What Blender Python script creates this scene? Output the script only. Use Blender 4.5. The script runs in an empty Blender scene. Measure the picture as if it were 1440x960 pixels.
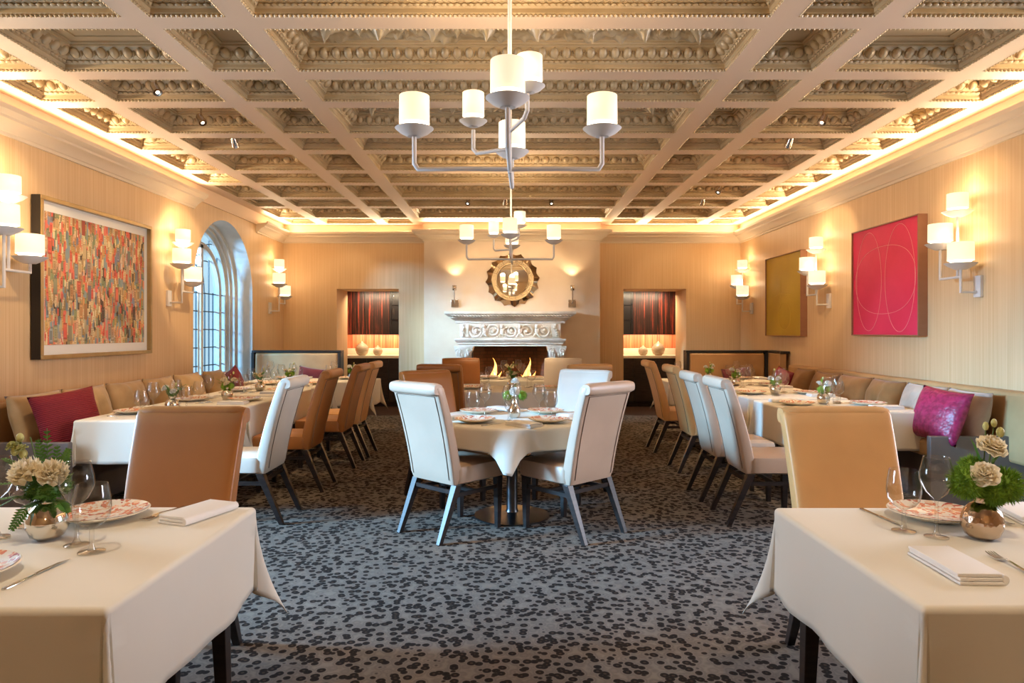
import bpy, math, random
from math import sin, cos, pi, sqrt, atan2, radians
from mathutils import Matrix, Vector, noise

SC = bpy.context.scene
COL = SC.collection
# ------------------------------------------------------------------ camera
cd = bpy.data.cameras.new('camera'); cam = bpy.data.objects.new('camera', cd); COL.objects.link(cam)
cam.location = (0, 0, 1.42); cam.rotation_euler = (pi/2, 0, 0)
cd.sensor_width = 36; cd.lens = 24; cd.shift_y = -14/1440; cd.clip_start = .05; cd.clip_end = 200
SC.camera = cam
SC.view_settings.view_transform = 'Standard'; SC.view_settings.look = 'None'
SC.view_settings.gamma = 1; SC.view_settings.use_curve_mapping = False
SC.view_settings.exposure = 0.5
SC.cycles.transparent_max_bounces = 40
SC.cycles.max_bounces = 8; SC.cycles.diffuse_bounces = 5
SC.cycles.sample_clamp_indirect = 4.0
SC.cycles.caustics_reflective = False; SC.cycles.caustics_refractive = False

# ------------------------------------------------------------------ world (pale sky seen through the window)
W = bpy.data.worlds.new('sky'); SC.world = W; W.use_nodes = True
nt = W.node_tree; bg = nt.nodes['Background']
bg.inputs[0].default_value = (.56, .80, .95, 1); bg.inputs[1].default_value = .95

# ------------------------------------------------------------------ lights
WARM = (1, .75, .47); SPOT = (1, .71, .40); COVE = (1, .78, .50); COOL = (.24, .60, 1.0)
def area(name, loc, aim, sx, sy, watts, col, spread=180):
    l = bpy.data.lights.new(name, 'AREA'); l.shape = 'RECTANGLE'; l.size = sx; l.size_y = sy
    l.energy = watts; l.color = col; l.spread = radians(spread)
    o = bpy.data.objects.new(name, l); COL.objects.link(o); o.location = loc
    d = Vector(aim) - Vector(loc)
    o.rotation_euler = d.to_track_quat('-Z', 'Y').to_euler(); return o
def strip(name, a, b, aim_off, watts, col, wid=.05):
    a = Vector(a); b = Vector(b); m = (a+b)/2
    l = bpy.data.lights.new(name, 'AREA'); l.shape = 'RECTANGLE'; l.size = (b-a).length; l.size_y = wid
    l.energy = watts; l.color = col
    o = bpy.data.objects.new(name, l); COL.objects.link(o); o.location = m
    x = (b-a).normalized(); z = -Vector(aim_off).normalized(); y = z.cross(x).normalized()
    o.rotation_euler = Matrix((x, y, z)).transposed().to_euler(); return o
def spot(loc, aim, watts, deg, col=SPOT, blend=.5, size=.04):
    l = bpy.data.lights.new('spot_light', 'SPOT'); l.energy = watts; l.color = col
    l.spot_size = radians(deg); l.spot_blend = blend; l.shadow_soft_size = size
    o = bpy.data.objects.new('spot_light', l); COL.objects.link(o); o.location = loc
    o.rotation_euler = (Vector(aim)-Vector(loc)).to_track_quat('-Z', 'Y').to_euler(); return o
def bulb(loc, watts, col=WARM, size=.04, parent=None):
    l = bpy.data.lights.new('bulb_light', 'POINT'); l.energy = watts; l.color = col; l.shadow_soft_size = size
    o = bpy.data.objects.new('bulb_light', l); COL.objects.link(o); o.location = loc
    if parent: o.parent = parent
    return o

# daylight through the tall windows just beside the viewpoint (left strong, right weaker)
area('window_daylight', (-12, 2.1, 4.0), (0, 5.0, .5), 2.0, 1.4, 3700, COOL)
area('window_daylight', (-6.2, 3.5, 2.0), (1.0, 2.2, .5), 2.6, 2.2, 170, (.66, .80, 1.0), 150)
area('window_daylight', (6.2, 3.5, 2.0), (-1.0, 2.2, .5), 2.6, 2.2, 180, (.86, .86, 1.0), 150)
area('window_daylight', (-5.7, 8.75, 3.0), (0, 11.5, 1.1), .7, .7, 48, (.62, .82, 1), 28)
bulb((0, -1.3, 2.4), 16, WARM, .15)      # unseen bulb without a fixture, added to brighten the near table fronts
# cove strips lying on the cornice
CW = 6.5
strip('cove_light', (-3.88, .5, 3.17), (-3.90, 8.65, 3.17), (1.5, 0, 1), CW*8.1, COVE)
strip('cove_light', (-3.90, 10.75, 3.17), (-3.90, 11.85, 3.17), (1.5, 0, 1), CW*1.1, COVE)
strip('cove_light', (3.90, .5, 3.17), (3.90, 11.85, 3.17), (-1.5, 0, 1), CW*11.3, COVE)
strip('cove_light', (-3.85, 11.89, 3.17), (-1.75, 11.89, 3.17), (0, -1.5, 1), CW*2.1, COVE)
strip('cove_light', (1.75, 11.89, 3.17), (3.85, 11.89, 3.17), (0, -1.5, 1), CW*2.1, COVE)
strip('cove_light', (-1.5, 11.6, 3.17), (1.5, 11.6, 3.17), (0, -1.5, 1), CW*3, COVE)

# ------------------------------------------------------------------ materials
def mat(name, col, rough=.6, metal=0., spec=.5, emit=None, es=0., coat=0., sheen=0.):
    m = bpy.data.materials.new(name); m.use_nodes = True
    p = m.node_tree.nodes['Principled BSDF']
    p.inputs['Base Color'].default_value = (*col, 1); p.inputs['Roughness'].default_value = rough
    p.inputs['Metallic'].default_value = metal; p.inputs['Specular IOR Level'].default_value = spec
    if coat: p.inputs['Coat Weight'].default_value = coat
    if sheen: p.inputs['Sheen Weight'].default_value = sheen
    if emit: p.inputs['Emission Color'].default_value = (*emit, 1); p.inputs['Emission Strength'].default_value = es
    return m
def N(m, t, **kw):
    n = m.node_tree.nodes.new(t)
    for k, v in kw.items(): setattr(n, k, v)
    return n
def L(m, a, b): m.node_tree.links.new(a, b)
def P(m): return m.node_tree.nodes['Principled BSDF']
def ramp(m, fac, stops, interp='LINEAR'):
    r = N(m, 'ShaderNodeValToRGB'); e = r.color_ramp; e.interpolation = interp
    while len(e.elements) < len(stops): e.elements.new(.5)
    for k, (pos, c) in enumerate(stops):
        e.elements[k].position = pos; e.elements[k].color = (*c, 1)
    L(m, fac, r.inputs[0]); return r
def coords(m, scale=(1, 1, 1), kind='Object'):
    t = N(m, 'ShaderNodeTexCoord'); mp = N(m, 'ShaderNodeMapping'); mp.inputs['Scale'].default_value = scale
    L(m, t.outputs[kind], mp.inputs[0]); return mp.outputs[0]
def noisy(m, scale, c0, c1, coord_scale=(1, 1, 1), detail=4, lo=.35, hi=.65, bump=0., kind='Object'):
    v = coords(m, coord_scale, kind); n = N(m, 'ShaderNodeTexNoise'); n.inputs['Scale'].default_value = scale
    n.inputs['Detail'].default_value = detail; L(m, v, n.inputs['Vector'])
    r = ramp(m, n.outputs[0], [(lo, c0), (hi, c1)]); L(m, r.outputs[0], P(m).inputs['Base Color'])
    if bump:
        b = N(m, 'ShaderNodeBump'); b.inputs['Strength'].default_value = bump; b.inputs['Distance'].default_value = .01
        L(m, n.outputs[0], b.inputs['Height']); L(m, b.outputs[0], P(m).inputs['Normal'])
    return m

M = {}
M['wall'] = noisy(mat('silk_wallcovering', (.7, .55, .4), .5, 0, .4), 1, (.66, .44, .23), (.76, .55, .325), (70, 70, .7), 5, .3, .7)
M['breast'] = noisy(mat('chimney_breast_paint', (.8, .7, .58), .55), 2.0, (.72, .58, .44), (.78, .66, .52), (1, 1, 1))
M['plaster'] = mat('cream_plaster', (.74, .62, .47), .55)
M['band'] = mat('peach_band', (.80, .60, .42), .6)
M['beam'] = mat('beam_paint', (.66, .50, .37), .5)
M['coffer'] = noisy(mat('gilt_plaster', (.5, .42, .3), .42, .08), 3, (.50, .37, .21), (.60, .46, .28), (1, 1, 1))
M['relief'] = noisy(mat('gilt_relief', (.5, .42, .3), .38, .2), 3, (.44, .34, .20), (.58, .46, .30), (1, 1, 1))
M['stone'] = noisy(mat('pale_stone', (.66, .65, .62), .8), 2.5, (.58, .57, .54), (.72, .71, .68), (1, 1, 1))
M['mantel'] = noisy(mat('carved_limestone', (.66, .62, .53), .8), 5, (.66, .64, .58), (.84, .82, .77), (1, 1, 1), 5, bump=.3)
M['black'] = mat('black_lacquer', (.012, .010, .010), .35)
M['darkwood'] = noisy(mat('espresso_wood', (.02, .013, .012), .35), 8, (.014, .009, .008), (.032, .02, .016), (1, 1, 6))
M['woodfloor'] = noisy(mat('dark_floorboards', (.05, .025, .015), .3), 4, (.035, .016, .009), (.075, .036, .02), (1, 12, 1))
M['cloth'] = mat('white_linen', (.80, .76, .66), .85, 0, .2, sheen=.1)
M['napkin'] = mat('napkin_linen', (.84, .82, .80), .85, 0, .2)
def leather(name, c):
    m = noisy(mat(name, c, .38, 0, .5), 3, tuple(x*.93 for x in c), tuple(min(1, x*1.05) for x in c))
    v = coords(m); n = N(m, 'ShaderNodeTexVoronoi'); n.inputs['Scale'].default_value = 260; L(m, v, n.inputs['Vector'])
    b = N(m, 'ShaderNodeBump'); b.inputs['Strength'].default_value = .12; b.inputs['Distance'].default_value = .002
    L(m, n.outputs['Distance'], b.inputs['Height']); L(m, b.outputs[0], P(m).inputs['Normal']); return m
M['tan'] = leather('tan_leather', (.68, .38, .15))
M['taupe'] = leather('taupe_leather', (.52, .38, .28))
M['brown'] = leather('brown_leather', (.36, .135, .03))
M['cream'] = leather('cream_leather', (.74, .66, .56))
M['seam'] = mat('seam_thread', (.22, .15, .11), .7)
M['bench'] = noisy(mat('bench_vinyl', (.16, .13, .12), .5), 3, (.14, .115, .11), (.18, .15, .14))
M['benchtan'] = noisy(mat('bench_leather', (.5, .33, .17), .45), 3, (.44, .26, .115), (.52, .32, .15))
M['pillow'] = noisy(mat('tan_velvet', (.5, .34, .16), .8, 0, .2, sheen=.4), 6, (.44, .29, .13), (.54, .37, .19))
M['pillowbrown'] = noisy(mat('brown_velvet', (.4, .2, .08), .8, 0, .2, sheen=.2), 6, (.21, .10, .032), (.27, .14, .05))
M['pillowgrey'] = noisy(mat('mauve_velvet', (.45, .36, .29), .8, 0, .2, sheen=.4), 6, (.40, .31, .25), (.48, .39, .32))
def ribbed(name, c0, c1):
    m = mat(name, c0, .6, 0, .3); v = coords(m); w = N(m, 'ShaderNodeTexWave'); w.bands_direction = 'Y'
    w.inputs['Scale'].default_value = 22; w.inputs['Distortion'].default_value = 1.5; w.inputs['Detail Scale'].default_value = 3
    L(m, v, w.inputs['Vector']); r = ramp(m, w.outputs[0], [(.2, c0), (.9, c1)]); L(m, r.outputs[0], P(m).inputs['Base Color'])
    b = N(m, 'ShaderNodeBump'); b.inputs['Strength'].default_value = .5; b.inputs['Distance'].default_value = .008
    L(m, w.outputs[0], b.inputs['Height']); L(m, b.outputs[0], P(m).inputs['Normal']); return m
M['burgundy'] = ribbed('burgundy_ribbed_silk', (.15, .004, .014), (.27, .016, .03))
M['wine'] = noisy(mat('wine_velvet', (.12, .01, .02), .8, sheen=.3), 6, (.10, .008, .016), (.15, .014, .026))
M['magenta'] = noisy(mat('berry_crocodile', (.30, .01, .07), .4), 30, (.22, .008, .05), (.36, .02, .09), (1, 1, 1), 1, bump=.6)
M['chrome'] = mat('polished_silver', (.74, .70, .63), .08, 1)
M['bronze'] = mat('hammered_bronze', (.62, .48, .36), .14, 1)
_m = M['bronze']; _v = N(_m, 'ShaderNodeTexVoronoi'); _v.inputs['Scale'].default_value = 70; L(_m, coords(_m), _v.inputs['Vector'])
_b = N(_m, 'ShaderNodeBump'); _b.inputs['Strength'].default_value = .4; _b.inputs['Distance'].default_value = .004
L(_m, _v.outputs['Distance'], _b.inputs['Height']); L(_m, _b.outputs[0], P(_m).inputs['Normal'])
M['steel'] = mat('brushed_steel', (.10, .10, .105), .3, 1)
M['cutlery'] = mat('steel_cutlery', (.62, .60, .57), .18, 1)
M['nickel'] = mat('nickel_fitting', (.66, .60, .54), .2, 1)
M['gesso'] = mat('white_gesso', (.72, .69, .67), .7)
M['shade'] = mat('cream_lampshade', (.80, .70, .52), .8, emit=(1, .84, .60), es=.60)
M['glow'] = mat('lamp_diffuser', (1, .95, .85), .8, emit=(1, .88, .66), es=3.2)
M['mirror'] = mat('mirror_glass', (.80, .72, .60), .02, 1)
M['mirrorframe'] = mat('bronze_mirror_glass', (.52, .36, .22), .10, 1)
M['mirrorring'] = mat('antiqued_mirror', (.42, .32, .20), .22, 1)
M['goldframe'] = noisy(mat('gilt_frame', (.45, .30, .12), .35, .6), 5, (.40, .26, .10), (.50, .34, .15))
M['matboard'] = mat('white_mat_board', (.80, .78, .73), .8)
M['walnut'] = noisy(mat('walnut_frame', (.30, .14, .08), .45), 4, (.29, .135, .075), (.32, .155, .09), (1, 1, 3))
M['redcanvas'] = noisy(mat('red_canvas', (.75, .03, .10), .6), 2, (.70, .018, .085), (.80, .035, .12))
M['goldcanvas'] = noisy(mat('olive_gold_canvas', (.40, .26, .015), .45), 2, (.35, .225, .012), (.42, .28, .02))
M['pinkline'] = mat('pale_pink_line', (.88, .35, .34), .7)
M['goldline'] = mat('pale_gold_line', (.52, .37, .08), .6)
M['brick'] = mat('fire_brick', (.1, .04, .02), .9)
_m = M['brick']; _t = N(_m, 'ShaderNodeTexBrick'); _t.inputs['Color1'].default_value = (.085, .033, .02, 1); _t.inputs['Color2'].default_value = (.05, .02, .013, 1)
_t.inputs['Mortar'].default_value = (.03, .02, .015, 1); _t.inputs['Scale'].default_value = 4.2; _t.inputs['Mortar Size'].default_value = .025
_mp = N(_m, 'ShaderNodeMapping'); _mp.inputs['Rotation'].default_value = (pi/2, 0, 0); _tc = N(_m, 'ShaderNodeTexCoord')
L(_m, _tc.outputs['Object'], _mp.inputs[0]); L(_m, _mp.outputs[0], _t.inputs[0]); L(_m, _t.outputs[0], P(_m).inputs['Base Color'])
M['soot'] = mat('sooty_iron', (.012, .011, .012), .6)
M['flame'] = mat('flame', (1, .5, .1), .9, emit=(1, .42, .08), es=4.0)
M['flamecore'] = mat('flame_core', (1, .8, .4), .9, emit=(1, .74, .32), es=6.0)
M['log'] = noisy(mat('charred_log', (.05, .03, .02), .9), 12, (.02, .014, .01), (.09, .05, .03))
M['leaf'] = noisy(mat('fern_green', (.05, .14, .02), .5), 20, (.045, .14, .02), (.10, .25, .035))
M['moss'] = noisy(mat('bright_green', (.16, .30, .02), .7), 30, (.11, .24, .012), (.22, .38, .03))
M['stem'] = mat('stem_green', (.10, .17, .04), .6)
M['petal'] = noisy(mat('cream_petal', (.85, .76, .55), .6), 14, (.92, .82, .60), (.97, .91, .76))
M['whitepetal'] = mat('white_petal', (.86, .84, .80), .6)
for _k in ('petal', 'whitepetal'):
    _m = M[_k]; _o = [n for n in _m.node_tree.nodes if n.type == 'OUTPUT_MATERIAL'][0]; _t = N(_m, 'ShaderNodeBsdfTranslucent'); _x = N(_m, 'ShaderNodeMixShader'); _x.inputs[0].default_value = .30
    _t.inputs[0].default_value = (.92, .86, .68, 1) if _k == 'petal' else (.9, .9, .86, 1)
    L(_m, P(_m).outputs[0], _x.inputs[1]); L(_m, _t.outputs[0], _x.inputs[2]); L(_m, _x.outputs[0], _o.inputs[0])
M['bud'] = mat('green_yellow_bud', (.55, .55, .22), .6)
M['leadcame'] = mat('lead_came', (.03, .05, .07), .5)
M['counter'] = mat('cream_stone_counter', (.78, .72, .58), .3)
M['vasecream'] = noisy(mat('pearl_ceramic', (.72, .62, .45), .25, .2), 12, (.62, .52, .36), (.78, .69, .52), (1, 1, 4))
M['grille'] = mat('speaker_grille', (.42, .33, .25), .8)
def stripes(name, stops, es=0):
    m = mat(name, (.1, .02, .01), .42); v = coords(m, (26, 26, .6)); n = N(m, 'ShaderNodeTexNoise'); n.inputs['Scale'].default_value = 1.0
    n.inputs['Detail'].default_value = 6; n.inputs['Roughness'].default_value = .7; L(m, v, n.inputs['Vector'])
    r = ramp(m, n.outputs[0], stops); L(m, r.outputs[0], P(m).inputs['Base Color']); return m
M['macassar'] = stripes('striped_ebony_veneer', [(.36, (.012, .006, .005)), (.52, (.035, .012, .008)), (.60, (.34, .055, .028)), (.72, (.05, .014, .008))])
M['splash'] = stripes('copper_backsplash', [(.36, (.28, .05, .02)), (.5, (.50, .14, .06)), (.66, (.75, .32, .16))])
def glass(name, tint, gl=.9):
    m = bpy.data.materials.new(name); m.use_nodes = True; n = m.node_tree; n.nodes.clear()
    o = n.nodes.new('ShaderNodeOutputMaterial'); mx = n.nodes.new('ShaderNodeMixShader'); t = n.nodes.new('ShaderNodeBsdfTransparent')
    g = n.nodes.new('ShaderNodeBsdfGlossy'); f = n.nodes.new('ShaderNodeLayerWeight'); pw = n.nodes.new('ShaderNodeMath'); pw.operation = 'POWER'; pw.inputs[1].default_value = 3.6
    mu = n.nodes.new('ShaderNodeMath'); mu.operation = 'MULTIPLY_ADD'; mu.inputs[1].default_value = .8; mu.inputs[2].default_value = .07
    e = n.nodes.new('ShaderNodeMath'); e.operation = 'POWER'; e.inputs[1].default_value = 2.6
    cm = n.nodes.new('ShaderNodeMix'); cm.data_type = 'RGBA'; cm.inputs[6].default_value = (*tint, 1); cm.inputs[7].default_value = (.50*tint[0], .50*tint[1], .50*tint[2], 1)
    n.links.new(f.outputs['Facing'], e.inputs[0]); n.links.new(e.outputs[0], cm.inputs[0]); n.links.new(cm.outputs[2], t.inputs[0]); g.inputs[0].default_value = (gl, gl, gl, 1); g.inputs['Roughness'].default_value = .02
    n.links.new(f.outputs['Facing'], pw.inputs[0]); n.links.new(pw.outputs[0], mu.inputs[0]); n.links.new(mu.outputs[0], mx.inputs[0]); n.links.new(t.outputs[0], mx.inputs[1]); n.links.new(g.outputs[0], mx.inputs[2]); n.links.new(mx.outputs[0], o.inputs[0]); return m
M['glass'] = glass('clear_glass', (.965, .965, .955)); M['pane'] = glass('window_glass', (.86, .94, .96), .6)
# carpet: animal spots
_m = M['carpet'] = mat('leopard_carpet', (.2, .18, .16), .95, 0, .1)
_c = coords(_m, (20, 20, 1)); _n = N(_m, 'ShaderNodeTexNoise'); _n.inputs['Scale'].default_value = 1.3; _n.inputs['Detail'].default_value = 3; L(_m, _c, _n.inputs['Vector'])
_mx = N(_m, 'ShaderNodeMix', data_type='VECTOR'); _mx.inputs['Factor'].default_value = .13; L(_m, _c, _mx.inputs[4]); L(_m, _n.outputs['Color'], _mx.inputs[5])
_v = N(_m, 'ShaderNodeTexVoronoi'); _v.inputs['Scale'].default_value = 1.35; L(_m, _mx.outputs[1], _v.inputs['Vector'])
_r = ramp(_m, _v.outputs['Distance'], [(.0, (.075, .05, .035)), (.16, (.05, .035, .026)), (.22, (.018, .014, .012)), (.43, (.03, .023, .019)), (.50, (.215, .18, .15)), (.66, (.175, .145, .12)), (.84, (.23, .195, .16))])
_n2 = N(_m, 'ShaderNodeTexNoise'); _n2.inputs['Scale'].default_value = .22; L(_m, _c, _n2.inputs['Vector'])
_mm = N(_m, 'ShaderNodeMix', data_type='RGBA', blend_type='MULTIPLY'); _mm.inputs['Factor'].default_value = .35
L(_m, _r.outputs[0], _mm.inputs[6]); L(_m, _n2.outputs[0], _mm.inputs[7]); L(_m, _mm.outputs[2], P(_m).inputs['Base Color'])
# floral plate
_m = M['plate'] = mat('floral_porcelain', (.8, .76, .68), .18)
_c = coords(_m); _v = N(_m, 'ShaderNodeTexVoronoi'); _v.inputs['Scale'].default_value = 52; _n = N(_m, 'ShaderNodeTexNoise'); _n.inputs['Scale'].default_value = 14; _n.inputs['Detail'].default_value = 3
L(_m, _c, _n.inputs['Vector']); _mx = N(_m, 'ShaderNodeMix', data_type='VECTOR'); _mx.inputs['Factor'].default_value = .16; L(_m, _c, _mx.inputs[4]); L(_m, _n.outputs['Color'], _mx.inputs[5]); L(_m, _mx.outputs[1], _v.inputs['Vector'])
_r = ramp(_m, _v.outputs['Color'], [(0, (.80, .76, .68)), (.30, (.80, .74, .64)), (.32, (.62, .20, .12)), (.44, (.72, .34, .20)), (.52, (.80, .60, .44)), (.62, (.82, .76, .66)), (.74, (.42, .07, .06)), (.80, (.82, .77, .68)), (.92, (.16, .17, .10)), (.96, (.8, .72, .6))], 'CONSTANT')
L(_m, _r.outputs[0], P(_m).inputs['Base Color'])
M['platerim'] = mat('ivory_porcelain', (.78, .70, .55), .2)
# collage
_m = M['collage'] = mat('paper_collage', (.5, .4, .3), .7)
_c = coords(_m, (1, 34, 12)); _v = N(_m, 'ShaderNodeTexVoronoi', distance='CHEBYCHEV'); _v.inputs['Scale'].default_value = 1.0; _v.inputs['Randomness'].default_value = .85; L(_m, _c, _v.inputs['Vector'])
_sx = N(_m, 'ShaderNodeSeparateColor'); L(_m, _v.outputs['Color'], _sx.inputs[0])
_r = ramp(_m, _sx.outputs[0], [(0, (.45, .33, .16)), (.12, (.60, .52, .38)), (.24, (.60, .14, .10)), (.33, (.22, .28, .18)), (.43, (.52, .40, .26)), (.53, (.75, .20, .17)), (.60, (.40, .42, .34)), (.66, (.22, .32, .44)), (.76, (.62, .34, .18)), (.83, (.10, .08, .06)), (.90, (.66, .58, .42))], 'CONSTANT')
_r2 = ramp(_m, _v.outputs['Distance'], [(0, (.95, .85, .7)), (.14, (.9, .8, .62)), (.17, (.35, .28, .22)), (.22, (1, 1, 1)), (.33, (1, .95, .85)), (.40, (.35, .28, .22)), (.46, (.9, .85, .75))])
_mm = N(_m, 'ShaderNodeMix', data_type='RGBA', blend_type='MULTIPLY'); _mm.inputs['Factor'].default_value = .85; L(_m, _r.outputs[0], _mm.inputs[6]); L(_m, _r2.outputs[0], _mm.inputs[7])
_cb = coords(_m, (1, 15, 5.2)); _vb = N(_m, 'ShaderNodeTexVoronoi', distance='CHEBYCHEV'); _vb.inputs['Scale'].default_value = 1.0; _vb.inputs['Randomness'].default_value = .7; L(_m, _cb, _vb.inputs['Vector'])
_sb = N(_m, 'ShaderNodeSeparateColor'); L(_m, _vb.outputs['Color'], _sb.inputs[0])
_rb = ramp(_m, _sb.outputs[1], [(0, (.50, .42, .28)), (.2, (.62, .16, .12)), (.35, (.34, .38, .30)), (.5, (.66, .58, .40)), (.65, (.28, .36, .46)), (.8, (.60, .36, .20)), (.92, (.14, .12, .10))], 'CONSTANT')
_fb = ramp(_m, _vb.outputs['Distance'], [(0, (.9, .8, .6)), (.08, (.3, .24, .2)), (.11, (.8, .72, .6)), (.2, (.35, .3, .25)), (.23, (1, 1, 1)), (.36, (.3, .25, .2)), (.40, (.7, .6, .5))])
_mb = N(_m, 'ShaderNodeMix', data_type='RGBA', blend_type='MULTIPLY'); _mb.inputs['Factor'].default_value = .8; L(_m, _rb.outputs[0], _mb.inputs[6]); L(_m, _fb.outputs[0], _mb.inputs[7])
_gt = N(_m, 'ShaderNodeMath', operation='GREATER_THAN'); _gt.inputs[1].default_value = .66; L(_m, _sb.outputs[2], _gt.inputs[0])
_lt = N(_m, 'ShaderNodeMath', operation='LESS_THAN'); _lt.inputs[1].default_value = .38; L(_m, _vb.outputs['Distance'], _lt.inputs[0])
_ml = N(_m, 'ShaderNodeMath', operation='MULTIPLY'); L(_m, _gt.outputs[0], _ml.inputs[0]); L(_m, _lt.outputs[0], _ml.inputs[1])
_mz = N(_m, 'ShaderNodeMix', data_type='RGBA'); L(_m, _ml.outputs[0], _mz.inputs[0]); L(_m, _mm.outputs[2], _mz.inputs[6]); L(_m, _mb.outputs[2], _mz.inputs[7]); _mm = _mz
_c2 = coords(_m, (1, 3.2, 2.2)); _n2 = N(_m, 'ShaderNodeTexNoise'); _n2.inputs['Scale'].default_value = 1.0; L(_m, _c2, _n2.inputs['Vector'])
_r3 = ramp(_m, _n2.outputs[0], [(.30, (.20, .16, .12)), (.42, (.75, .65, .5)), (.52, (.95, .80, .5)), (.60, (.9, .45, .36)), (.72, (.6, .65, .8))])
_m3 = N(_m, 'ShaderNodeMix', data_type='RGBA', blend_type='OVERLAY'); _m3.inputs['Factor'].default_value = .5; L(_m, _mm.outputs[2], _m3.inputs[6]); L(_m, _r3.outputs[0], _m3.inputs[7])
L(_m, _m3.outputs[2], P(_m).inputs['Base Color'])

# ------------------------------------------------------------------ mesh helpers
class MB:
    def __init__(s): s.v = []; s.f = []; s.flat = set()
    def add(s, vs, fs, X=None):
        o = len(s.v)
        for v in vs: s.v.append(tuple(X @ Vector(v)) if X else tuple(v))
        for f in fs: s.f.append(tuple(i+o for i in f))
        return s
    def box(s, x0, x1, y0, y1, z0, z1, X=None):
        return s.add([(x0,y0,z0),(x1,y0,z0),(x1,y1,z0),(x0,y1,z0),(x0,y0,z1),(x1,y0,z1),(x1,y1,z1),(x0,y1,z1)],
              [(0,3,2,1),(4,5,6,7),(0,1,5,4),(1,2,6,5),(2,3,7,6),(3,0,4,7)], X)
    def loft(s, rings, cap=True, X=None, close=True):
        n = len(rings[0]); vs = [p for r in rings for p in r]; fs = []
        for k in range(len(rings)-1):
            for i in range(n if close else n-1):
                j = (i+1) % n; fs.append((k*n+i, k*n+j, (k+1)*n+j, (k+1)*n+i))
        if cap: fs.append(tuple(range(n-1, -1, -1))); fs.append(tuple((len(rings)-1)*n+i for i in range(n)))
        return s.add(vs, fs, X)
    def lathe(s, prof, n=24, X=None, cap=False):
        return s.loft([[(r*cos(2*pi*i/n), r*sin(2*pi*i/n), z) for i in range(n)] for r, z in prof], cap, X)
    def tube(s, path, r, n=8, X=None, cap=True):
        P_ = [Vector(p) for p in path]; rings = []; up = None
        for k, p in enumerate(P_):
            a = P_[max(k-1, 0)]; b = P_[min(k+1, len(P_)-1)]; t = (b-a).normalized()
            if k and k < len(P_)-1:
                t1 = (p-a).normalized(); t2 = (b-p).normalized(); t = (t1+t2).normalized() if (t1+t2).length > 1e-6 else t1
                sc = 1/max(.5, t.dot(t1))
            else: sc = 1
            if up is None:
                up = Vector((0, 0, 1)) if abs(t.z) < .9 else Vector((1, 0, 0))
            u = (up - t*up.dot(t)).normalized(); w = t.cross(u); up = u
            rr = (r[k] if isinstance(r, (list, tuple)) else r)*sc**.5
            rings.append([tuple(p + u*rr*cos(2*pi*i/n) + w*rr*sin(2*pi*i/n)) for i in range(n)])
        return s.loft(rings, cap, X)
    def bar(s, a, b, w0, w1=None, X=None):       # square tapered post
        w1 = w1 or w0; a = Vector(a); b = Vector(b)
        r = lambda c, w: [(c.x-w, c.y-w, c.z), (c.x+w, c.y-w, c.z), (c.x+w, c.y+w, c.z), (c.x-w, c.y+w, c.z)]
        return s.loft([r(a, w0), r(b, w1)], True, X)
    def rail(s, a, b, hw, hh):                     # horizontal rectangular bar
        a = Vector(a); b = Vector(b); d = (b-a); n = Vector((-d.y, d.x, 0)).normalized()*hw; z = Vector((0, 0, hh))
        r = lambda c: [tuple(c-n-z), tuple(c+n-z), tuple(c+n+z), tuple(c-n+z)]
        return s.loft([r(a), r(b)])
    def ball(s, c, r, nu=10, nv=6, X=None):
        if not isinstance(r, (tuple, list)): r = (r, r, r)
        rings = []
        for k in range(nv+1):
            a = -pi/2 + pi*k/nv; cc = max(cos(a), .02)
            rings.append([(c[0]+r[0]*cc*cos(2*pi*i/nu), c[1]+r[1]*cc*sin(2*pi*i/nu), c[2]+r[2]*sin(a)) for i in range(nu)])
        return s.loft(rings, True, X)
    def oct(s, c, rx, ry, rz):
        x, y, z = c
        return s.add([(x+rx,y,z),(x,y+ry,z),(x-rx,y,z),(x,y-ry,z),(x,y,z+rz),(x,y,z-rz)],
            [(0,1,4),(1,2,4),(2,3,4),(3,0,4),(1,0,5),(2,1,5),(3,2,5),(0,3,5)])
    def grid(s, nu, nv, fn, X=None):
        vs = [fn(i/nu, j/nv) for j in range(nv+1) for i in range(nu+1)]; w = nu+1
        fs = [(j*w+i, j*w+i+1, (j+1)*w+i+1, (j+1)*w+i) for j in range(nv) for i in range(nu)]
        return s.add(vs, fs, X)
    def prism(s, poly, h, X=None):                 # polygon in XY extruded along Z
        n = len(poly)
        return s.loft([[(x, y, 0) for x, y in poly], [(x, y, h) for x, y in poly]], True, X)
    def build(s, name, m, parent=None, ang=38, bevel=0, solid=0, loc=None, rz=0, fixn=True):
        me = bpy.data.meshes.new(name); me.from_pydata(s.v, [], s.f); me.update()
        if fixn and len(s.f) < 40000:
            import bmesh
            b = bmesh.new(); b.from_mesh(me); bmesh.ops.recalc_face_normals(b, faces=b.faces[:]); b.to_mesh(me); b.free()
        for p in me.polygons: p.use_smooth = True
        me.set_sharp_from_angle(angle=radians(ang))
        for mm in (m if isinstance(m, list) else [m]): me.materials.append(mm)
        o = bpy.data.objects.new(name, me); COL.objects.link(o)
        if parent: o.parent = parent
        if loc: o.location = loc
        if rz: o.rotation_euler = (0, 0, rz)
        if bevel:
            q = o.modifiers.new('bevel', 'BEVEL'); q.width = bevel; q.segments = 3; q.limit_method = 'ANGLE'; q.angle_limit = radians(40)
        if solid:
            q = o.modifiers.new('solid', 'SOLIDIFY'); q.thickness = solid; q.offset = 0
        return o
def tag(o, label, cat, group=None):
    o['label'] = label; o['category'] = cat
    if group: o['group'] = group
    return o
def thing(name, label, cat, loc=(0, 0, 0), rz=0, group=None):
    o = bpy.data.objects.new(name, None); COL.objects.link(o); o.empty_display_size = .1
    o.location = loc; o.rotation_euler = (0, 0, rz); return tag(o, label, cat, group)
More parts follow.
